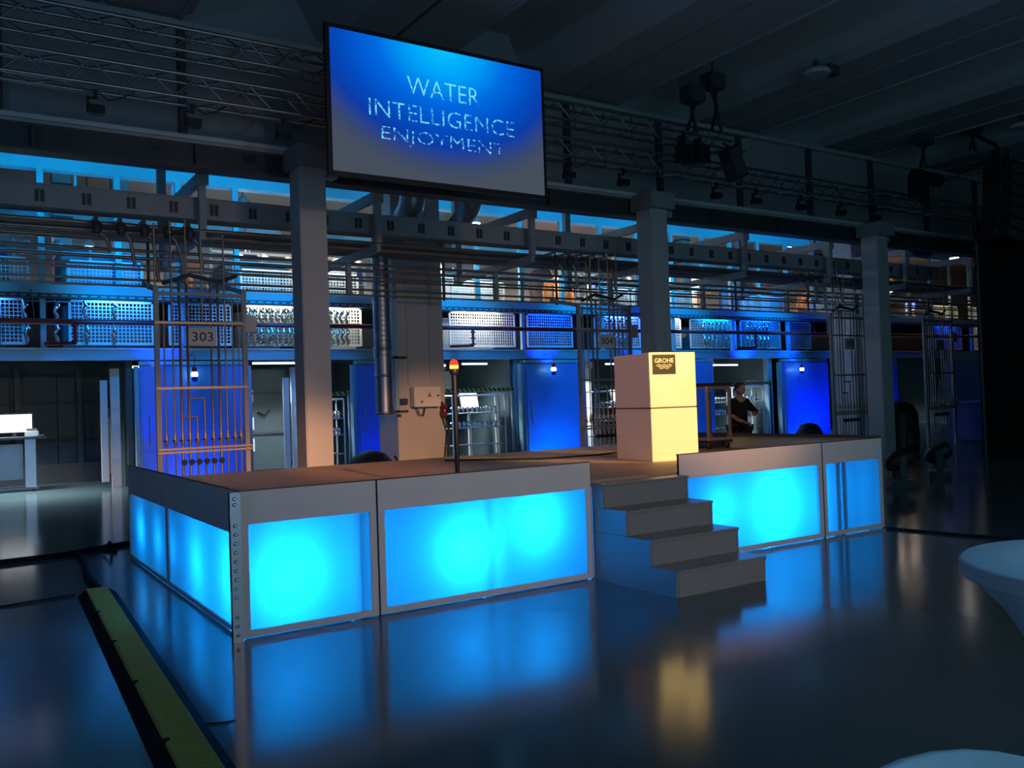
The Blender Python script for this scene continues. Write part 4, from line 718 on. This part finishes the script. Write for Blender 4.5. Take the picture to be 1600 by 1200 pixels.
# ================================================================ CONCRETE PILLARS, DUCTS, SWITCHBOX
for x0, x1, lb in ((7.62, 8.72, 'wide pale concrete pillar between first column and bright blue door'), (22.3, 23.3, 'wide concrete pillar lit blue behind the right column')):
    t = thing('pillar', lb, 'pillar', ((x0+x1)/2, 16.4, 0), 'concrete pillars in front of the gallery')
    MB().bevbox(x0, x1, 16.0, 16.9, 0, 6.2, .02).build('shaft', 'column', t)
    MB().box(x0+.25, x0+.275, 15.97, 16.0, 1.95, 5.5).build('conduit', 'column', t); MB().box(x0+.75, x0+.775, 15.97, 16.0, 1.9, 5.5).build('conduit', 'column', t)
    MB().box(x0, x0+.04, 15.98, 16.0, .5, 5.5).build('edge_strip', 'column', t)
t = thing('switch_box', 'white electrical box with a yellow warning triangle on the concrete pillar', 'electrical box', (8.2, 15.9, 1.48))
MB().bevbox(7.9, 8.5, 15.78, 15.97, 1.50, 1.90, .012).build('body', 'paperw', t); MB().prism([(8.19, 1.70), (8.29, 1.70), (8.24, 1.79)], 'y', 15.772, 15.78).build('triangle', 'yellow', t); MB().prism([(8.232, 1.71), (8.248, 1.73), (8.238, 1.74), (8.246, 1.765), (8.228, 1.74), (8.238, 1.735)], 'y', 15.769, 15.772).build('flash_mark', 'ink', t)
for x in (8.06, 8.43): MB().tube([(x, 15.78, 1.60 if x < 8.2 else 1.72), (x, 15.76, 1.60 if x < 8.2 else 1.72)], .02, 8).build('lock', 'black', t)
MB().tube([(8.0, 15.9, 1.5), (8.05, 15.88, 1.35), (8.15, 15.9, 1.32), (8.2, 15.9, 1.5)], .012, 6).build('cable', 'black', t)
t = thing('power_plug', 'red power plugs with a black cable right of the white electrical box', 'plug', (8.62, 15.85, 1.4))
for z in (1.50, 1.34): MB().tube([(8.62, 15.97, z+.05), (8.60, 15.82, z-.02)], [.05, .055], 10).build('plug', 'red', t)
MB().tube([(8.6, 15.84, 1.30), (8.68, 15.8, 1.0), (8.62, 15.8, .5), (8.64, 15.8, .1)], .022, 8).build('cable', 'black', t)
t = thing('wall_socket', 'small dark blue socket on the pillar left of the electrical box', 'socket', (7.72, 15.95, 1.62)); MB().bevbox(7.66, 7.82, 15.9, 16.0, 1.56, 1.68, .01).build('body', 'bluebin', t); MB().box(7.69, 7.79, 15.89, 15.9, 1.59, 1.65).build('cover', 'dark', t)
# spiral duct, vertical, with rings
t = thing('spiral_duct', 'vertical galvanised spiral duct beside the concrete pillar', 'duct', (7.15, 15.5, 1.35))
MB().tube([(7.12, 15.5, 1.38), (7.12, 15.5, 4.9)], .17, 24).build('pipe', 'galv', t)
for i in range(24): MB().lathe([(.172, 0), (.182, .008), (.172, .016)], 24, (7.12, 15.5, 2.5+i*.095)).build('seam', 'galv', t)
for z in (1.38, 2.1, 2.62): MB().lathe([(.172, 0), (.19, .01), (.19, .04), (.172, .05)], 24, (7.12, 15.5, z)).build('collar', 'galv', t)
for z in (1.4, 2.45): MB().box(7.25, 7.62, 15.5, 15.56, z, z+.05).build('bracket', 'dark', t)
MB().box(7.36, 7.44, 15.5, 15.56, 1.42, 5.2).build('mounting_rail', 'cream', t)
def elbow(px, label, y=14.7, r=.24):
    c0_ = at(px, 318, y); x, z = c0_.x, c0_.z-.12; top = 6.9
    t = thing('duct_elbow', label, 'duct', (x, y, z), 'big round ducts above the slotted channel'); pts = [(x, y, top), (x, y, z+.3)]
    for k in range(1, 8): a = k/7*R(72); pts.append((x, y+.42*(1-math.cos(a)), z+.3-.42*math.sin(a)*.9))
    MB().tube(pts[:2], r, 28).build('pipe', 'galv', t); MB().tube(pts[1:], r, 28).build('bend', 'galv', t)
    q = Vector(pts[-1]); d = (q-Vector(pts[-2])).normalized(); MB().tube([q, q+d*1.0], r*.98, 28).build('pipe', 'galv', t)
    MB().lathe([(r+.002, 0), (r+.015, .01), (r+.015, .03), (r+.002, .04)], 28, (x, y, z+.3)).build('collar', 'galv', t)
    for k in range(6): MB().tube([q+d*(.12*k+.05), q+d*(.12*k+.07)], r+.006, 28).build('seam', 'galv', t)
elbow(645, 'big round duct bending back under the screen, the left one'); elbow(738, 'big round duct bending back under the screen, the right one', r=.2)
t = thing('duct_loop', 'dark glossy duct looping down right of the right column', 'duct', (20, 13.2, 4.8)); a = at(1413, 345, 13.2); b = at(1468, 330, 13.2); c = at(1440, 395, 13.2)
MB().tube([(a.x+.1, 13.2, 6.95), (a.x+.1, 13.2, 5.3), (a.x+.15, 13.2, a.z-.3), (c.x-.3, 13.2, c.z+.1), (c.x+.1, 13.2, c.z+.05), (b.x-.15, 13.2, b.z-.55), (b.x, 13.2, b.z-.25), (b.x, 13.2, 5.35), (b.x, 13.2, 6.95)], .22, 20).build('tube', 'galv', t)
for i in range(5): MB().lathe([(.222, 0), (.24, .02), (.222, .04)], 20, (b.x, 13.2, b.z-.2+i*.08)).build('seam', 'galv', t)
# ================================================================ PERSON
pm = bpy.data.meshes.new('p'); 
def skinned(name, V, Ed, rad, m_, parent, sub=2):
    me = bpy.data.meshes.new(name); inv = INV[parent.name]; me.from_pydata([inv @ Vector(v) for v in V], Ed, []); o = bpy.data.objects.new(name, me); C.objects.link(o)
    sk = o.modifiers.new('s', 'SKIN'); sl_ = me.skin_vertices[0].data if me.skin_vertices else None
    if sl_ is None:
        bm = bmesh.new(); bm.from_mesh(me); bm.verts.layers.skin.verify(); bm.to_mesh(me); bm.free(); sl_ = me.skin_vertices[0].data
    for i, r in enumerate(rad): sl_[i].radius = (r, r) if not isinstance(r, tuple) else r; sl_[i].use_root = (i == 0)
    sk.use_smooth_shade = True; ss = o.modifiers.new('ss', 'SUBSURF'); ss.levels = sub; ss.render_levels = sub
    dg = bpy.context.evaluated_depsgraph_get(); dg.update(); nm = bpy.data.meshes.new_from_object(o.evaluated_get(dg)); o.modifiers.clear(); o.data = nm
    nm.materials.clear(); nm.materials.append(M[m_]); o.parent = parent; INV[o.name] = inv; return o
PX, PY = 12.05, 11.1
pe = thing('person', 'person in a black shirt standing behind the stage, looking down at their hands', 'person', (PX, PY, 0))
B = lambda x, y, z: (PX+x, PY+y, z)
# body facing the camera, slightly turned; X right in picture
V = [B(0, 0, .95), B(0, 0, 1.12), B(0, .0, 1.30), B(0, 0, 1.42), B(-.02, -.04, 1.50), B(-.04, -.09, 1.56),
     B(-.17, .0, 1.40), B(-.30, -.03, 1.20), B(-.28, -.24, 1.08), B(-.22, -.32, 1.05),
     B(.19, .02, 1.40), B(.38, -.02, 1.21), B(.16, -.22, 1.17), B(.07, -.27, 1.17),
     B(-.10, 0, .88), B(-.11, .01, .50), B(-.11, .03, .10), B(-.12, -.11, .045), B(.10, 0, .88), B(.12, .01, .50), B(.13, .03, .10), B(.15, -.11, .045)]
Ed = [(0, 1), (1, 2), (2, 3), (3, 4), (4, 5), (3, 6), (6, 7), (7, 8), (8, 9), (3, 10), (10, 11), (11, 12), (12, 13), (0, 14), (14, 15), (15, 16), (16, 17), (0, 18), (18, 19), (19, 20), (20, 21)]
rd = [(.16, .12), (.145, .10), (.17, .115), (.12, .09), .055, .05, .062, .047, .036, .028, .062, .047, .036, .028, .09, .065, .045, .04, .09, .065, .045, .04]
skinned('body', V, Ed, rd, 'skin', pe)
# clothing over the body
skinned('shirt', [V[0][:2]+(.86,), V[1], V[2], V[3], V[6], V[7], tuple(Vector(V[7])*.55+Vector(V[8])*.45), V[10], V[11], tuple(Vector(V[11])*.5+Vector(V[12])*.5)], [(0, 1), (1, 2), (2, 3), (3, 4), (4, 5), (5, 6), (3, 7), (7, 8), (8, 9)],
        [(.19, .15), (.175, .125), (.20, .14), (.14, .105), .082, .066, .056, .082, .066, .056], 'shirt', pe)
skinned('trousers', [B(0, 0, .92), V[14], V[15], B(-.11, .03, .08), V[18], V[19], B(.13, .03, .08)], [(0, 1), (1, 2), (2, 3), (0, 4), (4, 5), (5, 6)], [(.17, .14), .112, .085, .068, .112, .085, .068], 'shirt', pe)
def oval(c, rx, ry, rz_, n=12, k=8):
    pr = []; 
    for i in range(1, k): a = math.pi*i/k; pr.append((math.sin(a), -math.cos(a)))
    mb = MB(); vs = [(c[0]+rx*s_*math.cos(2*math.pi*j/n), c[1]+ry*s_*math.sin(2*math.pi*j/n), c[2]+rz_*z_) for s_, z_ in pr for j in range(n)]
    fs = [(i*n+j, i*n+(j+1) % n, (i+1)*n+(j+1) % n, (i+1)*n+j) for i in range(len(pr)-1) for j in range(n)]
    mb.add(vs, fs, True); mb.add(vs[:n], [tuple(range(n))[::-1]], True); mb.add(vs[-n:], [tuple(range(n))], True); return mb
hc = Vector(B(-.055, -.10, 1.63)); hd = oval(hc, .075, .095, .115, 16, 12)
hd.tube([hc+Vector((0, -.085, .01)), hc+Vector((0, -.12, -.025)), hc+Vector((0, -.09, -.03))], [.008, .014, .01], 6)
hd.add(oval(hc+Vector((-.078, 0, -.01)), .012, .02, .03).v, oval(hc, 1, 1, 1).f, True); hd.add(oval(hc+Vector((.078, 0, -.01)), .012, .02, .03).v, oval(hc, 1, 1, 1).f, True)
ho = hd.build('head', 'skin', pe)
for sx in (-.03, .03): oval(hc+Vector((sx, -.085, .008)), .012, .008, .007).build('eye', 'ink', ho)
MB().box(hc.x-.022, hc.x+.022, hc.y-.097, hc.y-.080, hc.z-.056, hc.z-.051).build('mouth', 'red', ho)
hm = oval(hc+Vector((0, .018, .03)), .085, .10, .10, 16, 12); hm.v = [(x, y, z) if not (y < hc.y-.03 and z < hc.z+.04) else (x, hc.y-.03, max(z, hc.z+.03)) for x, y, z in hm.v]; hm.build('hair', 'hair', pe)
def hand(c, d, s_, label):
    c = Vector(c); d = Vector(d).normalized(); sd = d.cross(Vector((0, 0, 1))).normalized(); 
    h_ = MB().obox(c+d*.045, d*.045, sd*.038, Vector((0, 0, .014))).build('hand', 'skin', pe)
    for k, ln in enumerate((.06, .07, .075, .062)):
        b0 = c+d*.088+sd*(-.03+.02*k); MB().tube([b0, b0+d*ln*.5+Vector((0, 0, -.006)), b0+d*ln*.8+Vector((0, 0, -.03))], [.009, .008, .007], 6).build('finger', 'skin', h_)
    b0 = c+d*.03-sd*.036*s_; MB().tube([b0, b0-sd*.03*s_+d*.025, b0-sd*.028*s_+d*.055], [.011, .010, .008], 6).build('thumb', 'skin', h_)
hand(V[9], (.2, -.8, -.3), 1, ''); hand(V[13], (-.9, -.25, 0), -1, '')
t = thing('paper_cup', 'small white object held in the hands of the person', 'cup', B(-.07, -.33, 1.14)); MB().lathe([(.022, 0), (.03, .07)], 14, B(-.07, -.33, 1.15)).build('cup', 'paperw', t); MB().lathe([(.032, .07), (.032, .076)], 14, B(-.07, -.33, 1.15)).build('rim', 'paperw', t)
# ================================================================ FLOOR OBJECTS
def movhead(x, y, label, lit, rz):
    t = thing('stage_light', label, 'stage light', (x, y, 0), 'moving head lights on the floor right of the stage', rz)
    L(MB().bevbox(-.2, .2, -.17, .17, 0, .13, .02), 'base', 'black', t)
    for s_ in (-1, 1): L(MB().bevbox(s_*.17-.03, s_*.17+.03, -.06, .06, .13, .46, .015), 'yoke', 'black', t)
    L(MB().tube([(0, .20, .30), (0, .15, .34), (0, .02, .42), (0, -.14, .49), (0, -.18, .50)], [.05, .12, .15, .14, .11], 20), 'lamp_head', 'black', t)
    L(MB().tube([(0, -.18, .50), (0, -.19, .504)], .095, 16), 'lens', 'dark', t)
    if lit: L(MB().tube([(.05, -.193, .47), (.05, -.197, .472)], .035, 10), 'glint', 'lens', t)
movhead(12.55, 8.3, 'black moving head light on the floor with a small bright lens, right of the stage', True, .9); movhead(14.2, 8.65, 'black moving head light on the floor, the farther right of the pair', False, .6)
t = thing('barrier_strip', 'low yellowish rail on the floor behind the two moving head lights', 'rail', (13.8, 10.4, 0)); MB().box(13.2, 15.0, 10.4, 10.46, .28, .34).build('rail', 'yellow', t); MB().box(13.25, 13.31, 10.4, 10.46, 0, .28).build('leg', 'dark', t); MB().box(14.9, 14.96, 10.4, 10.46, 0, .28).build('leg', 'dark', t)
t = thing('covered_equipment', 'black covered equipment hump behind the stage below the spiral duct', 'equipment', (6.1, 13.9, 0)); MB().lathe([(.48, 0), (.46, .35), (.38, .6), (.25, .74), (.05, .80)], 20, (6.1, 13.9, 0)).build('cover', 'black', t); MB().tube([(6.4, 13.6, .7), (6.6, 13.5, .3), (6.9, 13.4, .02)], .02, 6).build('cable', 'black', t)
t = thing('covered_equipment', 'small black hump at the foot of the rack left of the right column', 'equipment', (16.6, 13.2, 0)); MB().lathe([(.3, 0), (.3, .6), (.2, .78), (.05, .83)], 18, (16.6, 13.2, 0)).build('cover', 'black', t); MB().box(16.4, 16.8, 12.88, 12.92, .1, .3).build('handle', 'dark', t)
t = thing('covered_equipment', 'black round-topped equipment between right column and the last rack', 'equipment', (19.6, 12.9, 0)); MB().lathe([(.42, 0), (.42, .9), (.3, 1.15), (.05, 1.25)], 18, (19.6, 12.9, 0)).build('cover', 'black', t); MB().box(19.3, 19.7, 12.45, 12.5, .2, .5).build('handle', 'dark', t)
t = thing('wheeled_bin', 'dark blue bin beside the last pipe rack near the curtain', 'bin', (24.2, 13.4, 0)); MB().bevbox(23.5, 24.7, 13.0, 13.8, .05, 1.05, .03).build('body', 'bluebin', t); MB().box(23.45, 24.75, 12.95, 13.85, 1.05, 1.12).build('lid', 'bluebin', t); MB().box(23.6, 24.6, 13.1, 13.7, 0, .05).build('base', 'black', t)
# cables on the floor
solo(MB().tube([(-2.5, 10.6, .02), (.0, 10.85, .02), (1.1, 10.95, .02), (1.62, 11.2, .025), (2.2, 11.5, .02)], .03, 8), 'floor_cable', 'rubber', 'thick black cable lying across the floor left of the stage', 'cable', (0, 10.9, 0), 'cables on the floor')
solo(MB().tube([(1.24, 10.9, .02), (1.22, 10.2, .02), (1.13, 9.3, .03), (1.12, 8.5, .03)], .032, 8), 'floor_cable', 'rubber', 'short black cable bundle running into the far end of the yellow ramp', 'cable', (1.2, 9.7, 0), 'cables on the floor')
solo(MB().tube([(-2.5, 8.1, .008), (-.5, 8.35, .008), (.4, 8.42, .008), (.93, 8.47, .012)], .008, 6), 'floor_cable', 'rubber', 'thin cable on the floor left of the far end of the yellow ramp', 'cable', (0, 8.4, 0), 'cables on the floor')
solo(MB().tube([(1.05, 4.56, .004), (1.13, 4.51, .004), (1.20, 4.50, .004)], .004, 6), 'floor_cable', 'rubber', 'thin cable end sticking out right of the yellow ramp', 'cable', (1.2, 4.5, 0), 'cables on the floor')
solo(MB().tube([(1.5, 10.9, .05), (1.55, 10.8, .12), (1.6, 11.0, .05), (1.62, 10.8, .02), (1.5, 11.05, .02)], .02, 8), 'floor_cable', 'rubber', 'coiled black cable end at the rear left corner of the stage', 'cable', (1.55, 10.9, 0), 'cables on the floor')
solo(MB().tube([(8.72, 5.95, .012), (8.80, 5.2, .012), (8.93, 4.6, .012), (9.3, 2.8, .012)], .016, 8), 'floor_cable', 'rubber', 'black cable running from the right stage corner towards the white table', 'cable', (8.8, 5, 0), 'cables on the floor')
solo(MB().tube([(8.0, 9.0, ZD+.01), (6.8, 8.6, ZD+.01), (6.0, 8.7, ZD+.01), (5.2, 9.6, ZD+.01)], .012, 6), 'floor_cable', 'rubber', 'thin black cable lying on the deck left of the lectern', 'cable', (6.6, 8.6, ZD), 'cables on the floor')
# cable ramp
rp = thing('cable_ramp', 'long yellow and black cable ramp on the floor at the left', 'cable ramp', (1.09, 8.42, 0), rz=0)
A0, A1 = Vector((1.095, 8.42, 0)), Vector((.86, 3.25, 0)); d = (A1-A0).normalized(); s_ = Vector((-d.y, d.x, 0)); n = 5; ln = (A1-A0).length/n
if s_.x < 0: s_ = -s_
for i in range(n):
    a, b = A0+d*ln*i+d*.004, A0+d*ln*(i+1)-d*.004
    def sec(prof, nm, m_):
        mb = MB(); k = len(prof); mb.add([a+s_*u+Vector((0, 0, z)) for u, z in prof]+[b+s_*u+Vector((0, 0, z)) for u, z in prof], [tuple(range(k))[::-1], tuple(range(k, 2*k))]+[(j, (j+1) % k, k+(j+1) % k, k+j) for j in range(k)]); return mb.build(nm, m_, rp)
    sec([(-.15, 0), (-.15, .006), (-.088, .046), (.088, .046), (.15, .006), (.15, 0)], 'base_segment', 'rubber')
    lid = sec([(-.086, .047), (-.082, .056), (.082, .056), (.086, .047)], 'lid', 'yellow')
    mb = MB()
    for q in range(34):
        c = a.lerp(b, (q+.5)/34); mb.obox(c+Vector((0, 0, .058)), s_*.075, d*.006, Vector((0, 0, .0018)))
    mb.build('tread_ribs', 'yellow', lid, kind='stuff')
    if i: c = A0+d*ln*i; MB().obox(c-s_*.092+Vector((0, 0, .05)), s_*.030, d*.022, Vector((0, 0, .010))).build('hinge_tab', 'rubber', rp)
# bar table with stretch cover and lounge chair in the near right corner
tb = thing('bar_table', 'round bar table in a white stretch cover at the right edge', 'table', (2.46, 1.01, 0))
c0 = (2.46, 1.01, 0)
prof = [(.30, 0), (.31, .02), (.20, .18), (.13, .36), (.115, .50), (.135, .66), (.19, .82), (.28, .97), (.35, 1.045), (.376, 1.065), (.380, 1.075), (.380, 1.093), (.372, 1.10)]
MB().lathe(prof+[(.2, 1.101), (.01, 1.101)], 64, c0).build('stretch_cover', 'stretch', tb)
for k in range(4): a = R(45+90*k); MB().box(2.46+.28*math.cos(a)-.03, 2.46+.28*math.cos(a)+.03, 1.01+.28*math.sin(a)-.03, 1.01+.28*math.sin(a)+.03, 0, .03).build('foot', 'stretch', tb)
MB().lathe([(.3805, 1.060), (.3835, 1.066), (.3835, 1.070), (.3805, 1.074)], 64, c0).build('hem', 'stretch', tb)
ch = thing('shell_chair', 'white shell chair with grey seat pad in the bottom right corner', 'chair', (1.56, .86, 0), rz=R(-60))
mb = MB(); vs = []; n = 20; k = 8
for i in range(n+1):
    a = R(-15+210*i/n)
    for j in range(k+1):
        q = j/k; r = .20+.13*q**.6; vs.append((r*math.cos(a), r*math.sin(a), .40+.375*q**1.3*(.55+.45*math.sin(max(0, min(math.pi, a)))) ))
mb.add(vs, [(i*(k+1)+j, (i+1)*(k+1)+j, (i+1)*(k+1)+j+1, i*(k+1)+j+1) for i in range(n) for j in range(k)], True)
o = L(mb, 'shell', 'stretch', ch); so = o.modifiers.new('t', 'SOLIDIFY'); so.thickness = .03; so.offset = 1
L(MB().lathe([(.20, .38), (.24, .40), (.24, .45), (.18, .47)], 24), 'seat_pad', 'seat', ch)
for sx in (-1, 1):
    for sy in (-1, 1): L(MB().tube([(sx*.12, sy*.12, .40), (sx*.22, sy*.22, 0)], [.018, .012], 8), 'leg', 'stretch', ch)
bpy.data.objects.remove(tap); bpy.data.objects.remove(tap2)
